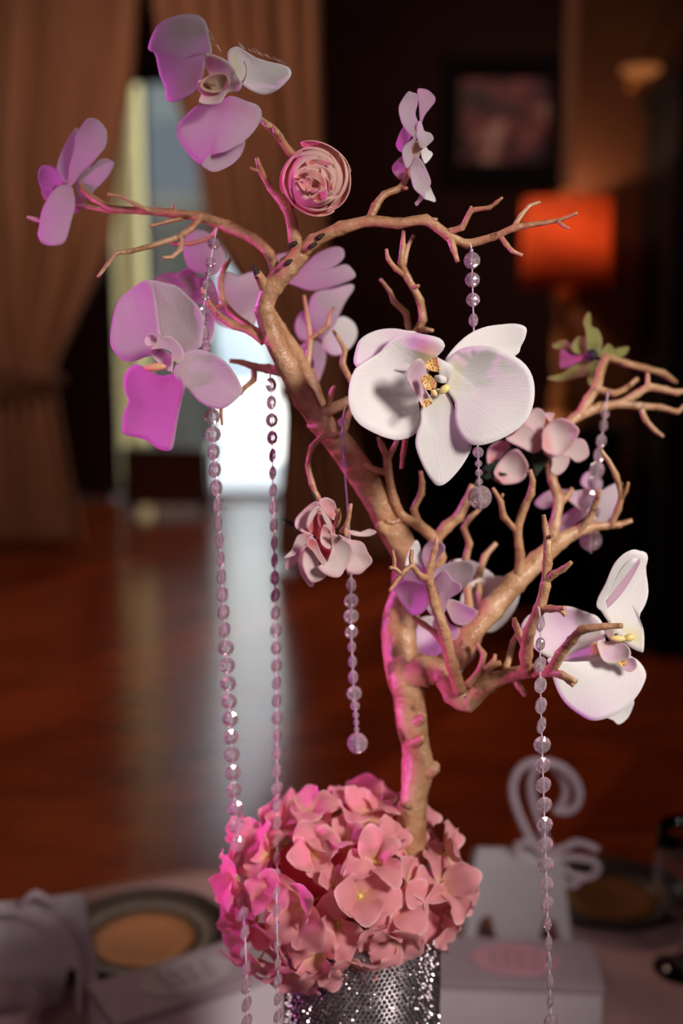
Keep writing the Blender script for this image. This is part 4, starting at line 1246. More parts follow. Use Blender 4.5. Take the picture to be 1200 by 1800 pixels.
# ---- far left orchid from behind
XF = (40, 190, 6.0)
Y6 = 0.030
o6 = flower('orchid', 'mauve orchid seen from behind at the far left branch tip', 'orchid', 125, 330, Y6, OG)
petal(o6, 'lip', [(430, 790), (350, 640), (260, 600), (190, 620), (165, 720), (190, 830), (250, 890), (330, 850)], XF, Y6 + 0.014, 'orchid_pink', 0.02, 0.004, gx=-0.35)
petal(o6, 'lip', [(320, 840), (200, 860), (215, 930), (250, 975), (300, 930)], XF, Y6 + 0.018, 'orchid_pink', 0.01, 0.003, gx=-0.35)
petal(o6, 'petal', [(460, 800), (380, 700), (360, 620), (400, 480), (480, 320), (540, 230), (580, 220), (560, 450), (500, 640)], XF, Y6 + 0.008, 'orchid_pale', 0.008, 0.004, gx=-0.35)
petal(o6, 'petal', [(480, 850), (490, 640), (540, 450), (560, 290), (640, 160), (700, 105), (780, 115), (850, 180), (890, 260), (875, 400), (800, 500), (720, 600), (620, 680), (560, 770)], XF, Y6 + 0.002, 'orchid_pale', -0.004, -0.004, 0.0012, gx=-0.35)
petal(o6, 'petal', [(560, 800), (640, 650), (740, 610), (800, 550), (870, 530), (940, 555), (965, 590), (920, 690), (850, 780), (750, 880), (690, 960), (600, 920)], XF, Y6 + 0.006, 'orchid_pale', 0.002, -0.003, gx=-0.35)
petal(o6, 'petal', [(510, 820), (400, 810), (330, 860), (260, 960), (200, 1090), (170, 1280), (160, 1330), (200, 1420), (280, 1450), (400, 1440), (460, 1380), (510, 1200), (545, 1050), (540, 920)], XF, Y6 + 0.0, 'orchid_pale', -0.006, -0.004, 0.0012, gx=-0.35)
petal(o6, 'petal', [(540, 930), (640, 980), (660, 1020), (600, 1080), (545, 1110)], XF, Y6 + 0.010, 'orchid_pink', 0.004, 0.002, gx=-0.35)
ptube('tendril', [(75, 388, 4, Y6 + 0.008), (60, 385, 4, Y6 + 0.012), (48, 381, 2, Y6 + 0.014)], 'orchid_pale', o6, 6, 3)

# ---- orchids behind the upper limb
XF = (270, 390, 3.158)
Y7 = 0.085
o7 = flower('orchid', 'blurred pale orchid behind the big pink orchid and the left twigs', 'orchid', 370, 520, Y7, OG)
petal(o7, 'petal', [(310, 290), (200, 260), (165, 130), (200, 60), (260, 45), (320, 70), (370, 130), (400, 200), (360, 280)], XF, Y7 + 0.006, 'orchid_pale', 0.006, -0.004)
petal(o7, 'petal', [(380, 440), (420, 500), (540, 600), (580, 470), (597, 380), (560, 280), (470, 300), (400, 275), (378, 360)], XF, Y7, 'orchid_pale', 0.004, -0.004)
petal(o7, 'petal', [(330, 470), (450, 500), (570, 600), (450, 600), (350, 560)], XF, Y7 + 0.008, 'orchid_pale', 0.002, 0.003)
for pp, yy in (([(230, 430), (20, 330), (60, 285), (140, 290), (200, 360)], 0.0), ([(240, 420), (130, 310), (190, 258), (250, 310), (270, 390)], -0.006), ([(300, 450), (240, 340), (300, 300), (350, 370), (362, 470)], -0.003), ([(270, 460), (150, 380), (220, 360), (290, 420)], -0.010)):
    petal(o7, 'lip_lobe', pp, XF, Y7 - 0.008 + yy, 'orchid_pink', 0.004, 0.006)
petal(o7, 'sepal', [(310, 500), (340, 560), (330, 640), (290, 712), (262, 640), (280, 560)], XF, Y7 - 0.004, 'orchid_pale', 0.006, 0.003)
Y8 = 0.075
o8 = flower('orchid', 'blurred orchid just behind the fork of the upper branches', 'orchid', 545, 475, Y8, OG)
petal(o8, 'petal', [(800, 290), (830, 250), (900, 180), (1000, 138), (1050, 150), (1055, 200), (1000, 250), (900, 290)], XF, Y8 + 0.004, 'orchid_pale', -0.006, -0.003)
petal(o8, 'petal', [(760, 300), (850, 280), (980, 260), (1060, 235), (1100, 260), (1115, 310), (1000, 360), (880, 382), (800, 360), (735, 330)], XF, Y8, 'orchid_pale', -0.010, -0.003)
petal(o8, 'petal', [(790, 280), (680, 250), (670, 190), (760, 165), (830, 135), (860, 190)], XF, Y8 + 0.008, 'orchid_pink', 0.006, 0.003)
Y9 = 0.115
o9 = flower('orchid', 'white orchid seen from behind between the limb and the large white orchid', 'orchid', 565, 590, Y9, OG)
petal(o9, 'petal', [(920, 650), (870, 560), (860, 460), (900, 390), (1000, 370), (1090, 345), (1110, 370), (1060, 450), (1010, 560), (960, 620)], XF, Y9, 'orchid_pale', -0.004, -0.004)
petal(o9, 'petal', [(890, 650), (830, 660), (795, 630), (785, 570), (810, 510), (850, 500), (890, 580)], XF, Y9 + 0.004, 'orchid_pale', 0.004, -0.003)
petal(o9, 'petal', [(930, 660), (990, 560), (1050, 525), (1110, 560), (1130, 620), (1100, 690), (1030, 740), (970, 730)], XF, Y9 + 0.004, 'orchid_white', 0.006, -0.003)
petal(o9, 'sepal', [(890, 660), (930, 680), (957, 740), (940, 830), (900, 915), (868, 900), (890, 780), (862, 730)], XF, Y9 - 0.002, 'orchid_pale', -0.006, -0.002)
petal(o9, 'sepal', [(880, 660), (800, 700), (800, 760), (850, 830), (890, 750)], XF, Y9 + 0.006, 'orchid_pink', 0.004, 0.003)

# ---- orchid in the middle fork
XF = (660, 930, 4.444)
Ya = -0.004
oa = flower('orchid', 'ruffled orchid in the lower fork, purple at left and round white petal at right', 'orchid', 800, 1060, Ya, OG)
petal(oa, 'petal', [(560, 360), (560, 270), (640, 235), (760, 250), (860, 310), (930, 380), (780, 430), (620, 420)], XF, Ya + 0.056, 'orchid_white', 0.006, 0.004)
petal(oa, 'petal', [(660, 560), (720, 440), (800, 390), (920, 370), (1020, 380), (1100, 440), (1125, 500), (1100, 600), (1040, 700), (960, 780), (880, 808), (780, 770), (700, 740)], XF, Ya + 0.052, 'orchid_white', 0.004, 0.006)
petal(oa, 'sepal', [(560, 800), (330, 1060), (305, 950), (320, 780), (360, 690), (500, 700), (540, 860), (520, 960), (420, 1020)], XF, Ya + 0.04, 'orchid_white', 0.004, 0.004, ctr=(420, 860))
petal(oa, 'sepal', [(620, 1040), (680, 1000), (740, 930), (785, 925), (770, 1000), (700, 1080), (630, 1165), (600, 1120)], XF, Ya + 0.034, 'orchid_white', 0.004, 0.003)
petal(oa, 'petal', [(400, 330), (300, 270), (230, 290), (255, 180), (310, 88), (345, 130), (360, 250)], XF, Ya + 0.006, 'orchid_white', 0.006, 0.003)
petal(oa, 'petal', [(410, 340), (360, 240), (370, 150), (430, 93), (520, 110), (540, 160), (490, 230), (440, 330)], XF, Ya + 0.002, 'orchid_pink', 0.006, 0.005, gx=-0.8)
petal(oa, 'petal', [(430, 460), (300, 430), (220, 390), (240, 300), (300, 250), (390, 320), (430, 400)], XF, Ya - 0.002, 'orchid_pink', 0.004, 0.004, gx=-0.8)
petal(oa, 'petal', [(430, 480), (400, 440), (290, 400), (200, 400), (150, 470), (170, 530), (230, 610), (290, 672), (370, 650), (420, 570)], XF, Ya - 0.006, 'orchid_pink', 0.006, 0.005, 0.001, gx=-0.8)
petal(oa, 'lip', [(500, 480), (445, 420), (450, 330), (560, 270), (730, 248), (778, 320), (750, 390), (680, 470), (600, 440), (540, 500)], XF, Ya - 0.004, 'orchid_pale', -0.006, 0.006, 0.001)
petal(oa, 'lip', [(470, 500), (450, 400), (540, 320), (600, 390), (662, 430), (660, 490), (560, 560), (540, 650), (490, 640), (463, 570), (500, 490)], XF, Ya - 0.012, 'orchid_pink', 0.0, 0.004, 0.001, gx=-0.5)
petal(oa, 'lip_lobe', [(560, 640), (550, 600), (580, 548), (680, 580), (792, 640), (770, 700), (700, 752), (610, 730)], XF, Ya - 0.006, 'lip_pink', -0.004, 0.006)
petal(oa, 'lip_lobe', [(520, 640), (580, 740), (655, 770), (640, 850), (570, 872), (535, 780)], XF, Ya - 0.004, 'lip_pink', 0.002, 0.004)
petal(oa, 'throat', [(480, 700), (380, 600), (400, 560), (460, 620), (520, 760), (500, 860), (440, 760)], XF, Ya + 0.006, 'orchid_white', 0.0, 0.003)

# ---- blurred orchid at the right
XF = (830, 690, 4.0)
Yb = 0.085
ob = flower('orchid', 'blurred mauve orchid behind the crystal drop at the right', 'orchid', 1020, 895, Yb, OG)
petal(ob, 'petal', [(700, 690), (540, 690), (440, 770), (480, 815), (560, 802), (640, 750)], XF, Yb + 0.004, 'orchid_pink', 0.004, 0.003)
petal(ob, 'petal', [(840, 800), (900, 700), (1000, 640), (1052, 640), (1020, 780), (960, 890), (880, 960), (830, 900)], XF, Yb, 'orchid_pale', 0.004, -0.004)
petal(ob, 'petal', [(760, 800), (700, 820), (620, 890), (595, 1005), (640, 1000), (720, 930), (800, 860)], XF, Yb + 0.002, 'orchid_pink', 0.004, 0.003)
petal(ob, 'lip', [(780, 840), (660, 740), (690, 700), (750, 690), (850, 680), (880, 760), (820, 830)], XF, Yb - 0.006, 'lip_pink', -0.004, 0.005)
petal(ob, 'petal', [(850, 700), (760, 640), (800, 560), (870, 580), (880, 660)], XF, Yb + 0.006, 'orchid_pink', 0.006, 0.003)

# ---- ranunculus rose
Yr = -0.040
r1 = flower('ranunculus', 'round coral pink ranunculus below the topmost orchid', 'rose', 553, 315, Yr)
mr = mpp(553, 315, Yr)
ax = (CAM - W(553, 315, Yr)).normalized()
ax = (ax + Vector((-0.10, 0, 0.05))).normalized()
ex = Vector((1, 0, 0))
ex = (ex - ax * ex.dot(ax)).normalized()
ez = ax.cross(ex) * -1
ez = ez if ez.z > 0 else -ez


def rose_petals(root, c, R, layers, mat, seed):
    rr = random.Random(seed)
    for li, (rad, npet, span, ztip, zb_, curl) in enumerate(layers):
        a0 = rr.uniform(0, 6.28)
        for p in range(npet):
            am = a0 + 2 * PI * p / npet + rr.uniform(-0.15, 0.15)
            NU, NV = 12, 7
            verts, sr, ve = [], [], []
            ph = rr.uniform(0, 6.28)
            rj = rad * rr.uniform(0.95, 1.05)
            tl = rr.uniform(-0.05, 0.05)
            for j in range(NV + 1):
                v_ = j / NV
                for i in range(NU + 1):
                    u = i / NU * 2 - 1
                    wdt = span * (0.55 + 0.45 * math.sin(v_ * PI * 0.62))
                    a = am + u * wdt
                    edge = 1 - 0.20 * abs(u) ** 3 * v_          # rounded tip
                    vv_ = v_ * edge
                    prof = rj * (0.25 + 0.80 * math.sin(min(vv_ * 1.75, PI / 2))) * (1 - curl * max(0, vv_ - 0.6) ** 1.5 * 2)
                    prof *= 1 + 0.035 * math.sin(3 * u + ph) * v_ - 0.06 * u * v_ * tl * 10 + 0.05 * u
                    h = zb_ + (ztip + tl - zb_) * vv_
                    verts.append(c + (ex * math.cos(a) + ez * math.sin(a)) * (prof * R) + ax * (h * R))
                    sr.append((v_, max(abs(u) ** 3, v_)))
                    ve.append((u * 0.8, v_))
            faces = [(j * (NU + 1) + i, j * (NU + 1) + i + 1, (j + 1) * (NU + 1) + i + 1, (j + 1) * (NU + 1) + i) for j in range(NV) for i in range(NU)]
            o = mesh_obj('petal', verts, faces, mat, root, True, {'sr': sr, 'vein': ve})
            solid(o, 0.0004)


rose_petals(r1, W(553, 315, Yr), 60 * mr,
            [(0.42, 3, 1.25, 0.34, -0.1, 1.0), (0.57, 3, 1.25, 0.32, -0.15, 0.9),
             (0.72, 3, 1.3, 0.26, -0.25, 0.7), (0.84, 4, 1.1, 0.14, -0.4, 0.5), (0.94, 4, 1.0, 0.0, -0.5, 0.3), (1.02, 4, 0.9, -0.16, -0.6, 0.1)], 'rose_petal', 5)
blob('receptacle', 553, 315, 24, 24, Yr + 0.012, 'rose_petal', r1)
XF = (480, 230, 7.5)
for pts, dy in [([(520, 830), (330, 700), (260, 640), (300, 540), (420, 470), (560, 450), (680, 470), (780, 560), (780, 720), (700, 860), (600, 900)], 0.0),
                ([(480, 620), (275, 620), (330, 570), (430, 550), (440, 600), (400, 660), (330, 665)], -0.004),
                ([(460, 800), (425, 700), (430, 610), (500, 620), (502, 720)], -0.006),
                ([(560, 790), (400, 785), (325, 670), (430, 745), (575, 760)], -0.006),
                ([(700, 780), (640, 700), (560, 640), (480, 590), (430, 510), (520, 488), (600, 540), (690, 650)], -0.007),
                ([(720, 650), (690, 605), (760, 690), (805, 845), (740, 770)], -0.005),
                ([(560, 900), (500, 880), (560, 830), (700, 785), (700, 880), (620, 940), (530, 925)], -0.006),
                ([(520, 480), (430, 420), (520, 370), (640, 375), (780, 430), (700, 455)], -0.003),
                ([(780, 480), (800, 440), (830, 620), (790, 760), (760, 660)], -0.002)]:
    petal(r1, 'inner_petal', pts, XF, Yr - 0.002 + dy, 'rose_petal', -0.003, 0.005, 0.0004)

# ---- peony hanging at the left of the trunk
XF = (480, 850, 6.0)
Yp = -0.040
p1 = flower('peony', 'pink and white peony hanging left of the trunk', 'peony', 570, 955, Yp)
petal(p1, 'petal', [(620, 380), (480, 210), (550, 148), (640, 190), (668, 280), (650, 350)], XF, Yp + 0.006, 'peony_petal', -0.004, 0.004)
petal(p1, 'petal', [(430, 440), (380, 540), (250, 480), (225, 420), (250, 350), (350, 250), (440, 190), (480, 230)], XF, Yp + 0.002, 'peony_white', -0.002, 0.005, 0.001)
petal(p1, 'petal', [(690, 540), (800, 585), (940, 620), (1000, 730), (1045, 820), (980, 900), (900, 958), (770, 920), (800, 780), (790, 650)], XF, Yp + 0.008, 'peony_white', -0.002, 0.005, 0.001)
petal(p1, 'petal', [(760, 500), (810, 490), (920, 520), (1010, 478), (1090, 515), (1000, 558), (850, 548)], XF, Yp + 0.012, 'peony_white', 0.004, 0.003)
petal(p1, 'petal', [(400, 650), (300, 680), (255, 770), (280, 930), (330, 1020), (380, 1085), (430, 1060), (430, 850)], XF, Yp + 0.006, 'peony_petal', -0.002, 0.004, 0.001)
petal(p1, 'petal', [(420, 560), (380, 530), (270, 540), (230, 600), (190, 700), (112, 785), (230, 755), (330, 650)], XF, Yp - 0.002, 'peony_white', 0.002, 0.003)
petal(p1, 'petal', [(300, 720), (240, 760), (150, 800), (130, 850), (140, 912), (230, 870), (255, 810)], XF, Yp + 0.004, 'peony_white', 0.002, 0.003)
petal(p1, 'petal', [(520, 620), (360, 480), (380, 350), (470, 270), (560, 330), (640, 450), (650, 600), (590, 820), (480, 790), (400, 640)], XF, Yp + 0.004, 'peony_deep', -0.004, 0.012, 0.001)
petal(p1, 'petal', [(600, 520), (490, 260), (440, 290), (390, 400), (360, 480), (345, 440), (365, 350), (420, 270), (480, 235), (560, 320), (620, 440)], XF, Yp - 0.008, 'peony_white', 0.0, 0.001, ctr=(480, 255))
petal(p1, 'petal', [(560, 440), (640, 540), (615, 640), (580, 692), (510, 640), (495, 560), (520, 450)], XF, Yp - 0.006, 'peony_petal', -0.004, 0.004)
petal(p1, 'petal', [(430, 620), (330, 690), (305, 830), (340, 950), (400, 1042), (500, 1022), (558, 970), (490, 880), (470, 740)], XF, Yp - 0.006, 'peony_white', -0.002, 0.005, 0.001)
petal(p1, 'petal', [(600, 520), (700, 560), (820, 640), (822, 780), (760, 900), (690, 988), (560, 965), (470, 880), (570, 820), (620, 650)], XF, Yp - 0.010, 'peony_white', -0.002, 0.006, 0.001)
petal(p1, 'petal', [(500, 470), (470, 400), (470, 310), (530, 330), (560, 440), (540, 500)], XF, Yp - 0.004, 'peony_deep', -0.002, 0.003)
petal(p1, 'petal', [(450, 600), (380, 560), (350, 640), (420, 720), (520, 860), (560, 830), (500, 720)], XF, Yp - 0.012, 'peony_petal', 0.002, 0.004)
petal(p1, 'leaf', [(240, 420), (180, 390), (85, 366), (150, 420), (235, 475)], XF, Yp + 0.012, 'leaf_dark', 0.004, 0.002)
petal(p1, 'leaf', [(620, 330), (600, 360), (640, 385), (690, 360)], XF, Yp + 0.01, 'leaf_dark', 0.004, 0.002)
petal(p1, 'leaf', [(440, 180), (395, 80), (430, 95), (455, 160)], XF, Yp + 0.01, 'leaf_dark', 0.004, 0.001)
ptube('stem', [(590, 925, 5, Yp + 0.004), (595, 910, 5, Yp - 0.006), (593, 895, 5, Yp - 0.008)], 'bark', p1, 8, 3)
ptube('stem', [(600, 934, 5, Yp - 0.01), (610, 920, 5, Yp - 0.016), (617, 885, 3, Yp - 0.018)], 'bark', p1, 8, 3)
ptube('stem', [(607, 926, 4, Yp - 0.014), (608, 940, 4, Yp - 0.02), (611, 944, 3, Yp - 0.022)], 'bark', p1, 8, 3)

# ---- peony and bud at the right
XF = (830, 690, 4.0)
Yq = 0.045
p2 = flower('peony', 'pale pink peony right of the large white orchid', 'peony', 965, 775, Yq)
petal(p2, 'petal', [(560, 230), (510, 150), (575, 148), (565, 190)], XF, Yq + 0.004, 'peony_petal', 0, 0.001)
petal(p2, 'petal', [(480, 320), (360, 220), (400, 140), (460, 108), (512, 150), (505, 220)], XF, Yq + 0.004, 'peony_white', -0.004, 0.004)
petal(p2, 'petal', [(500, 330), (370, 220), (290, 290), (235, 330), (340, 385), (430, 425), (490, 390)], XF, Yq, 'peony_white', -0.002, 0.005)
petal(p2, 'petal', [(560, 420), (640, 410), (720, 330), (790, 338), (818, 440), (740, 492), (670, 450)], XF, Yq + 0.004, 'peony_white', -0.002, 0.003)
petal(p2, 'petal', [(520, 380), (500, 420), (560, 480), (550, 560), (600, 582), (655, 540), (682, 460), (600, 420)], XF, Yq + 0.002, 'peony_white', -0.002, 0.003)
petal(p2, 'petal', [(490, 340), (500, 260), (580, 190), (660, 188), (742, 250), (742, 300), (690, 385), (600, 445), (500, 405)], XF, Yq - 0.006, 'peony_white', -0.002, 0.008)
petal(p2, 'calyx', [(440, 400), (330, 390), (350, 450), (400, 540), (440, 592), (500, 520), (530, 430)], XF, Yq + 0.010, 'leaf_dark', 0.004, 0.006)
petal(p2, 'calyx', [(470, 420), (430, 430), (440, 560), (490, 540), (540, 440)], XF, Yq + 0.006, 'leaf_dark', 0.002, 0.004)
Yq2 = 0.055
p3 = flower('rosebud', 'pink rosebud with dark green sepals under the large white orchid', 'rosebud', 885, 815, Yq2)
petal(p3, 'petal', [(150, 520), (105, 490), (115, 390), (200, 338), (265, 370), (220, 450)], XF, Yq2 + 0.004, 'peony_petal', -0.002, 0.005)
petal(p3, 'petal', [(190, 620), (150, 560), (220, 450), (310, 398), (380, 480), (388, 550), (330, 625), (230, 645)], XF, Yq2 - 0.004, 'peony_white', -0.004, 0.008)
petal(p3, 'petal', [(170, 600), (145, 610), (220, 645), (330, 630), (380, 570), (280, 590)], XF, Yq2 + 0.001, 'peony_petal', 0.002, 0.004)
petal(p3, 'sepal', [(110, 560), (80, 520), (170, 480), (240, 410), (290, 365), (250, 440), (180, 520)], XF, Yq2 - 0.006, 'leaf_dark', 0.0, 0.002)
petal(p3, 'sepal', [(100, 570), (90, 610), (170, 590), (250, 578), (180, 560)], XF, Yq2 - 0.008, 'leaf_dark', 0.0, 0.002)
blob('calyx', 830 + 105 / 4, 690 + 560 / 4, 10, 12, Yq2 + 0.002, 'leaf_dark', p3)
ptube('stem', [(856, 830, 4, Yq2), (845, 838, 4, 0.05), (830, 862, 4, 0.036)], 'leaf_dark', p3, 6, 3)

# ---- green calyx flower far right
XF = (940, 540, 4.615)
Yg = 0.135
g1 = flower('rosebud', 'rosebud seen from behind with spread olive green sepals at the right', 'rosebud', 1040, 624, Yg)
petal(g1, 'petal', [(400, 400), (300, 390), (225, 335), (205, 400), (215, 495), (300, 470)], XF, Yg + 0.016, 'peony_petal', 0.01, 0.004)
petal(g1, 'sepal', [(470, 380), (420, 330), (412, 200), (392, 120), (425, 45), (450, 60), (436, 145), (510, 180), (542, 260), (532, 350)], XF, Yg, 'sepal_green', 0.004, 0.003)
petal(g1, 'sepal', [(460, 390), (320, 370), (298, 300), (370, 232), (435, 280)], XF, Yg + 0.004, 'sepal_green', 0.006, 0.003)
petal(g1, 'sepal', [(470, 420), (420, 545), (330, 572), (200, 602), (95, 575), (200, 550), (300, 480), (380, 430)], XF, Yg + 0.002, 'sepal_green', 0.008, 0.003)
petal(g1, 'sepal', [(500, 390), (540, 350), (590, 298), (640, 340), (630, 405), (560, 410)], XF, Yg + 0.004, 'sepal_green', 0.006, 0.003)
petal(g1, 'sepal', [(470, 440), (430, 560), (450, 640), (500, 590), (545, 520), (520, 440)], XF, Yg + 0.004, 'sepal_green', 0.006, 0.003)
petal(g1, 'sepal', [(620, 380), (670, 335), (765, 325), (720, 395), (660, 405)], XF, Yg + 0.016, 'sepal_green', 0.01, 0.003)
petal(g1, 'sepal', [(300, 320), (240, 268), (135, 310), (190, 340), (270, 340)], XF, Yg + 0.016, 'sepal_green', 0.01, 0.003)
blob('hip', 940 + 462 / 4.615, 540 + 390 / 4.615, 11, 11, Yg - 0.004, 'dark_center', g1)

# ================================================================== HYDRANGEA


def petal_mesh(name, mat):
    NU, NV = 8, 8
    verts, sr, ve = [], [], []
    for j in range(NV + 1):
        v_ = j / NV
        wd = 0.47 * math.sqrt(max(0.0, 1 - ((v_ - 0.60) / 0.62) ** 2))
        for i in range(NU + 1):
            u = i / NU * 2 - 1
            x = u * wd
            y = v_ - 0.24 * u * u * v_ ** 3 + 0.03 * math.cos(3 * u) * v_ ** 4
            zz = 0.16 * math.sin(v_ * PI * 0.8) + 0.22 * x * x / 0.25 * v_ - 0.12 * v_ * v_ + 0.03 * math.sin(5 * u + 3 * v_)
            verts.append((x, y, zz))
            sr.append((v_, max(abs(u) ** 2, v_ ** 3)))
            ve.append((u * 0.7, v_))
    faces = [(j * (NU + 1) + i, j * (NU + 1) + i + 1, (j + 1) * (NU + 1) + i + 1, (j + 1) * (NU + 1) + i) for j in range(NV) for i in range(NU)]
    me = bpy.data.meshes.new(name)
    me.from_pydata(verts, [], faces)
    for un, data in (('sr', sr), ('vein', ve)):
        ul = me.uv_layers.new(name=un)
        for lp_ in me.loops:
            ul.data[lp_.index].uv = data[lp_.vertex_index]
    me.materials.append(M[mat])
    me.polygons.foreach_set('use_smooth', [True] * len(me.polygons))
    return me


hyp = petal_mesh('hydrangea_petal', 'hydrangea_petal')
v, f = lathe([(0.0, -0.10), (0.05, -0.08), (0.075, -0.01), (0.06, 0.05), (0.0, 0.075)], (0, 0, 0), 8)
v2, f2 = lathe([(0.022, -0.75), (0.03, -0.08)], (0, 0, 0), 6)
hyc = bpy.data.meshes.new('floret_eye')
hyc.from_pydata([tuple(p) for p in v + v2], [], f + [tuple(i + len(v) for i in g_) for g_ in f2])
hyc.materials.append(M['stamen'])
hc0 = W(597, 1545, 0.0)
hy = thing('hydrangea_bouquet', 'coral pink hydrangea head spilling over the vase rim', 'hydrangea', (hc0.x, 0, VZ))
mh = mpp(597, 1545, 0)
hr = random.Random(11)


def floret(p, nrm, size, spin, open_=0.35):
    fo = bpy.data.objects.new('floret', hyc)
    COL.objects.link(fo)
    fo.parent = hy
    fo.location = p - Vector(hy.location)
    qn = nrm.to_track_quat('Z', 'Y')
    fo.rotation_mode = 'QUATERNION'
    fo.rotation_quaternion = qn @ Euler((0, 0, spin)).to_quaternion()
    fo.scale = (size,) * 3
    for k in range(4):
        po = bpy.data.objects.new('petal', hyp)
        COL.objects.link(po)
        po.parent = fo
        e = Matrix.Rotation(k * PI / 2 + hr.uniform(-0.15, 0.15), 4, 'Z') @ Matrix.Translation((0, 0.05, 0)) @ Matrix.Rotation(open_ + hr.uniform(-0.55, 0.55), 4, 'X') @ Matrix.Rotation(hr.uniform(-0.3, 0.3), 4, 'Y') @ Matrix.Diagonal((hr.uniform(0.85, 1.2), hr.uniform(0.9, 1.1), hr.choice((1.0, 1.4)), 1))
        po.matrix_local = e


NF = 56
ga = PI * (3 - math.sqrt(5))
for i in range(NF):
    zz = 1 - (i + 0.5) / NF * 1.62
    rr = math.sqrt(max(0, 1 - zz * zz))
    a = i * ga
    nrm = Vector((rr * math.cos(a), rr * math.sin(a), zz))
    if nrm.z < -0.30 and nrm.y > 0.1:
        continue
    if nrm.y > 0.75:
        continue
    jr = hr.choice((0.88, 0.97, 1.0, 1.1))
    p = hc0 + Vector((nrm.x * 172 * mh * jr, nrm.y * 0.066 * jr, nrm.z * 104 * mh * jr))
    p += Vector((hr.uniform(-6, 6) * mh, hr.uniform(-.004, .004), hr.uniform(-8, 8) * mh))
    nn = (nrm + Vector((hr.uniform(-.35, .35), hr.uniform(-.35, .15), hr.uniform(-.35, .35)))).normalized()
    floret(p, nn, 58 * mh * hr.uniform(0.75, 1.25), hr.uniform(0, 1.57), 0.45)
for x, y, Y, nx, ny, nz, sz in [(545, 1430, 0.0, -.2, -.5, .8, 42), (640, 1440, 0.0, .2, -.6, .7, 44), (455, 1490, -0.01, -.6, -.6, .5, 42), (410, 1545, 0.0, -.8, -.5, .2, 40),
                                (425, 1640, -0.02, -.6, -.7, -.3, 44), (520, 1700, -0.058, -.1, -.8, -.55, 50), (610, 1690, -0.062, .0, -.8, -.55, 52), (455, 1690, -0.04, -.4, -.7, -.5, 44),
                                (785, 1500, 0.0, .8, -.5, .3, 44), (790, 1580, 0.0, .8, -.5, -.1, 44), (745, 1640, -0.03, .4, -.8, -.3, 46), (690, 1640, -0.055, .1, -.9, -.3, 46)]:
    floret(W(x, y, Y), Vector((nx, ny, nz)).normalized(), sz * 1.35 * mh, hr.uniform(0, 1.57), 0.2)
# foam core and leaves that carry the florets
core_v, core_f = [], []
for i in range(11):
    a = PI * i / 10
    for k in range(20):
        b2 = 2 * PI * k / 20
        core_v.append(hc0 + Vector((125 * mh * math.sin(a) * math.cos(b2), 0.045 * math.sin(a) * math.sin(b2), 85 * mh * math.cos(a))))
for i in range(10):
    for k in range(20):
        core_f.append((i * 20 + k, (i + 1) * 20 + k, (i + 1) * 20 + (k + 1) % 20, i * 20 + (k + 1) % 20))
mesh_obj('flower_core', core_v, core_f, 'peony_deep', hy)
mesh_obj('stem', *sweep([(Vector((va.x, 0.01, TZ + 0.024)), 0.004), (Vector((va.x, 0.01, TZ + 0.12)), 0.004), (Vector((hc0.x, 0.01, hc0.z - 0.02)), 0.004)], 8, 4), 'leaf_dark', hy)

# ================================================================== CRYSTAL STRANDS


def bead_mesh(kind):
    if kind == 'disc':        # flat faceted octagon, axis along Y
        prof = [(0.0, -0.34), (0.50, -0.34), (1.0, -0.09), (1.0, 0.09), (0.50, 0.34), (0.0, 0.34)]
        n = 10
        vs, fs = [], []
        for ri, (r, h) in enumerate(prof):
            for k in range(n):
                a = 2 * PI * (k + (0.5 if ri in (1, 4) else 0)) / n
                vs.append((r * math.cos(a), h, r * math.sin(a)))
        for i in range(len(prof) - 1):
            for k in range(n):
                fs.append((i * n + k, i * n + (k + 1) % n, (i + 1) * n + (k + 1) % n, (i + 1) * n + k))
    else:
        n1, n2 = 8, 12
        vs, fs = [], []
        ky = 1.0
        for i in range(n1 + 1):
            a = PI * i / n1
            for k in range(n2):
                b2 = 2 * PI * (k + 0.5 * (i % 2)) / n2
                rr = math.sin(a)
                zz = math.cos(a) * (1.45 if kind == 'oval' else 1.0)
                vs.append((rr * math.cos(b2), rr * math.sin(b2), zz))
        for i in range(n1):
            for k in range(n2):
                o_ = i % 2
                k2 = (k + 1) % n2
                A, B, C_, D = i * n2 + k, i * n2 + k2, (i + 1) * n2 + k2, (i + 1) * n2 + k
                if o_ == 0:
                    fs += [(A, D, B), (B, D, C_)]
                else:
                    fs += [(A, D, C_), (A, C_, B)]
    me = bpy.data.meshes.new('bead_' + kind)
    bm2 = bmesh.new()
    bv = [bm2.verts.new(p) for p in vs]
    for q_ in fs:
        try:
            bm2.faces.new([bv[i] for i in q_])
        except ValueError:
            pass
    bmesh.ops.remove_doubles(bm2, verts=bm2.verts, dist=1e-4)
    bmesh.ops.recalc_face_normals(bm2, faces=bm2.faces)
    bm2.to_mesh(me)
    bm2.free()
    me.materials.append(M['crystal'])
    return me


BM = {k: bead_mesh(k) for k in ('disc', 'ball', 'oval')}
br = random.Random(21)


def path_at(path, y):
    """path: list of (x, y, Y)"""
    for a, b2 in zip(path, path[1:]):
        if a[1] <= y <= b2[1]:
            s = (y - a[1]) / (b2[1] - a[1])
            return a[0] + (b2[0] - a[0]) * s, a[2] + (b2[2] - a[2]) * s
    return path[-1][0], path[-1][2]


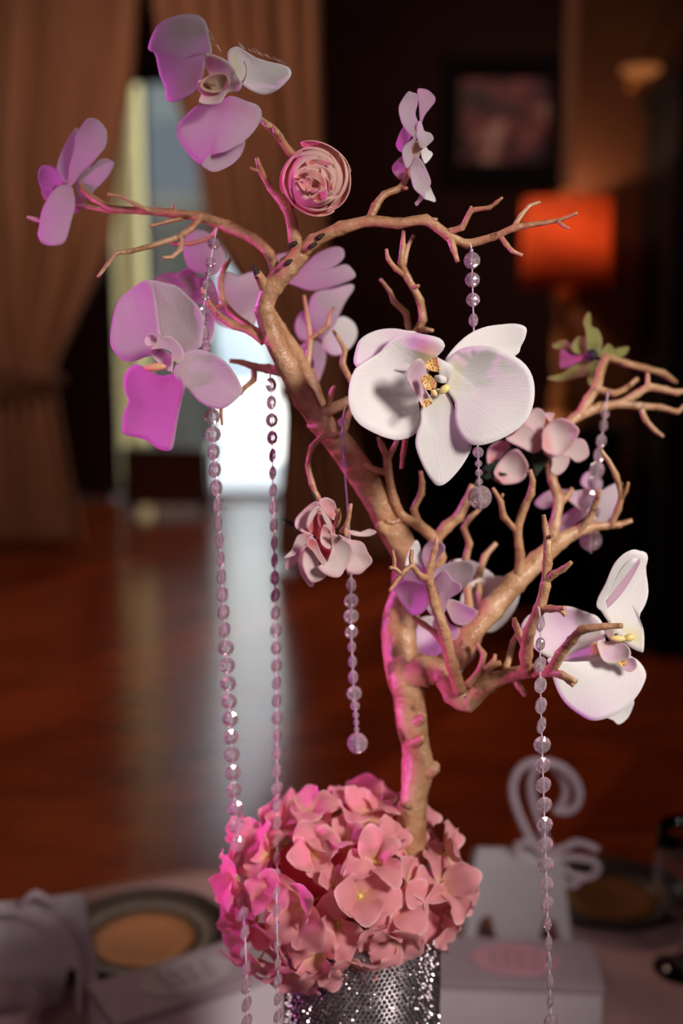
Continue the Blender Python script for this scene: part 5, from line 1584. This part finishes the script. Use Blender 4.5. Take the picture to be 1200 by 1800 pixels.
def strand(label, path, beads):
    """beads: (y, kind, r_px, yaw_deg)"""
    r = thing('crystal_strand', label, 'bead strand', W(*path[0]), 'crystal strands hanging from the branches')
    ptube('thread', [(x, y, 1.3, Y) for x, y, Y in path], 'thread', r, 6, 4)
    for y, kind, rp, yaw in beads:
        x, Y = path_at(path, y)
        o = bpy.data.objects.new('bead', BM[kind])
        COL.objects.link(o)
        o.parent = r
        o.location = W(x, y, Y) - Vector(r.location)
        s = rp * mpp(x, y, Y)
        o.scale = (s, s, s)
        o.rotation_euler = (br.uniform(-.08, .08), br.uniform(-.06, .06), math.radians(yaw))
    return r


def series(y0, y1, step, fr_):
    out = []
    y = y0
    while y <= y1:
        rp, yaw, kind = fr_(y)
        out.append((y, kind, rp, yaw + br.uniform(-9, 9)))
        y += step
    return out


# S1 long left strand
def f1_(y):
    # yaw turns along the strand: face on, then edge on, then face on, then edge on
    if y < 790:
        yaw = 15
    elif y < 1050:
        yaw = 62 - 10 * math.cos((y - 790) / 60)
    elif y < 1120:
        yaw = 55
    elif y < 1500:
        yaw = 15
    else:
        yaw = 60
    return 14.5, yaw, 'disc'


s1 = [(380, 400, -0.004), (376, 425, -0.01), (368, 470, -0.016), (358, 540, -0.018), (362, 600, -0.016), (370, 680, -0.014), (373, 735, -0.014), (376, 797, -0.014), (385, 930, -0.014), (392, 1060, -0.012), (400, 1180, -0.012), (406, 1300, -0.012), (413, 1420, -0.012), (423, 1540, -0.02), (430, 1640, -0.075), (433, 1720, -0.088), (434, 1840, -0.09)]
bl = [(428, 'ball', 11, 0), (462, 'ball', 10, 0), (478, 'ball', 7, 0), (500, 'disc', 10, 50), (522, 'ball', 7, 0), (545, 'disc', 9, 50), (566, 'ball', 6, 0), (588, 'disc', 11, 60), (612, 'disc', 12, 62), (640, 'disc', 12, 55), (668, 'disc', 13, 40), (700, 'disc', 13, 40)]
strand('long crystal strand at the left, hanging past the big pink orchid', s1, bl + series(732, 1830, 31.3, f1_))


def f2_(y):
    yaw = 48 if y < 800 else (66 if y < 1100 else (52 if y < 1400 else 66))
    return 13 if y < 800 else 12.5, yaw, 'disc'


s2 = [(474, 648, 0.012), (476, 690, 0.006), (478, 770, 0.002), (480, 900, 0.0), (483, 1050, 0.0), (486, 1200, 0.0), (487, 1400, -0.004), (487, 1500, -0.03), (486, 1600, -0.088), (488, 1700, -0.092), (488, 1840, -0.092)]
strand('long crystal strand hanging just left of the trunk in front of the hydrangea', s2, series(677, 1830, 30.8, f2_))
s3 = [(606, 715, 0.0), (602, 742, -0.008), (604, 800, -0.006), (610, 880, -0.004), (615, 960, -0.006), (617, 1010, -0.006), (617, 1100, -0.006), (621, 1200, -0.006), (626, 1270, -0.006), (629, 1325, -0.006)]
b3 = [(742, 'ball', 9, 0), (765, 'oval', 6, 0), (790, 'oval', 6, 0), (815, 'oval', 6, 0), (1000, 'oval', 8, 0), (1028, 'oval', 9, 0), (1056, 'disc', 13.5, 20), (1083, 'disc', 14, 15), (1111, 'disc', 12.5, 20), (1137, 'oval', 7.5, 0), (1163, 'oval', 8, 0), (1190, 'oval', 9, 0), (1219, 'disc', 14, 15), (1241, 'ball', 8.5, 0), (1257, 'ball', 6, 0), (1270, 'ball', 5.5, 0), (1282, 'ball', 5, 0), (1306, 'ball', 18.5, 0)]
strand('short crystal strand ending in a ball, hanging beneath the pink and white peony', s3, b3)
s4 = [(826, 428, -0.028), (829, 444, -0.03), (830, 492, -0.03), (832, 563, -0.03), (836, 690, -0.028), (840, 800, -0.028), (843, 873, -0.03), (845, 898, -0.03)]
b4 = [(441, 'ball', 4, 0), (458, 'ball', 15, 0), (492, 'ball', 13.5, 0), (527, 'ball', 12.5, 0), (563, 'oval', 8.5, 0), (595, 'oval', 8, 0), (770, 'ball', 8, 0), (795, 'ball', 10, 0), (815, 'ball', 6.5, 0), (831, 'ball', 6.5, 0), (847, 'ball', 6.5, 0), (874, 'ball', 21.5, 0)]
strand('crystal strand of round beads hanging behind the large white orchid, ending in a ball', s4, b4)
s5 = [(946, 1066, -0.086), (950, 1096, -0.094), (949, 1170, -0.096), (951, 1260, -0.096), (954, 1360, -0.096), (957, 1450, -0.096), (960, 1560, -0.096), (965, 1690, -0.096), (969, 1840, -0.096)]
b5 = [(1097, 'disc', 14.5, 55), (1132, 'oval', 8.5, 0), (1168, 'disc', 15, 38), (1204, 'disc', 15, 38), (1240, 'disc', 15, 40), (1275, 'disc', 15, 50), (1309, 'disc', 16, 8), (1345, 'disc', 15.5, 15), (1380, 'disc', 15.5, 20), (1415, 'disc', 15.5, 15), (1450, 'disc', 15.5, 15), (1485, 'disc', 15.5, 18), (1520, 'disc', 15.5, 18), (1555, 'disc', 15, 25), (1589, 'disc', 15, 35), (1624, 'disc', 15, 66), (1658, 'disc', 15, 66), (1691, 'disc', 15, 68), (1725, 'disc', 15, 66), (1760, 'disc', 14, 62), (1795, 'disc', 15, 30), (1830, 'disc', 15, 30)]
strand('long crystal strand at the right, hanging from the twig beside the white orchid', s5, b5)
s6 = [(1068, 690, 0.085), (1064, 722, 0.072), (1058, 765, 0.070), (1052, 800, 0.070), (1046, 850, 0.070), (1041, 900, 0.070), (1038, 948, 0.070), (1038, 972, 0.070)]
b6 = [(690, 'ball', 4, 0), (728, 'ball', 8, 0), (748, 'oval', 8, 0), (775, 'disc', 12, 30), (800, 'disc', 14, 40), (826, 'disc', 15, 20), (850, 'ball', 14, 0), (875, 'disc', 15, 30), (900, 'ball', 13, 0), (922, 'ball', 8, 0), (949, 'ball', 20, 0)]
strand('short blurred crystal drop hanging from the far right branch', s6, b6)
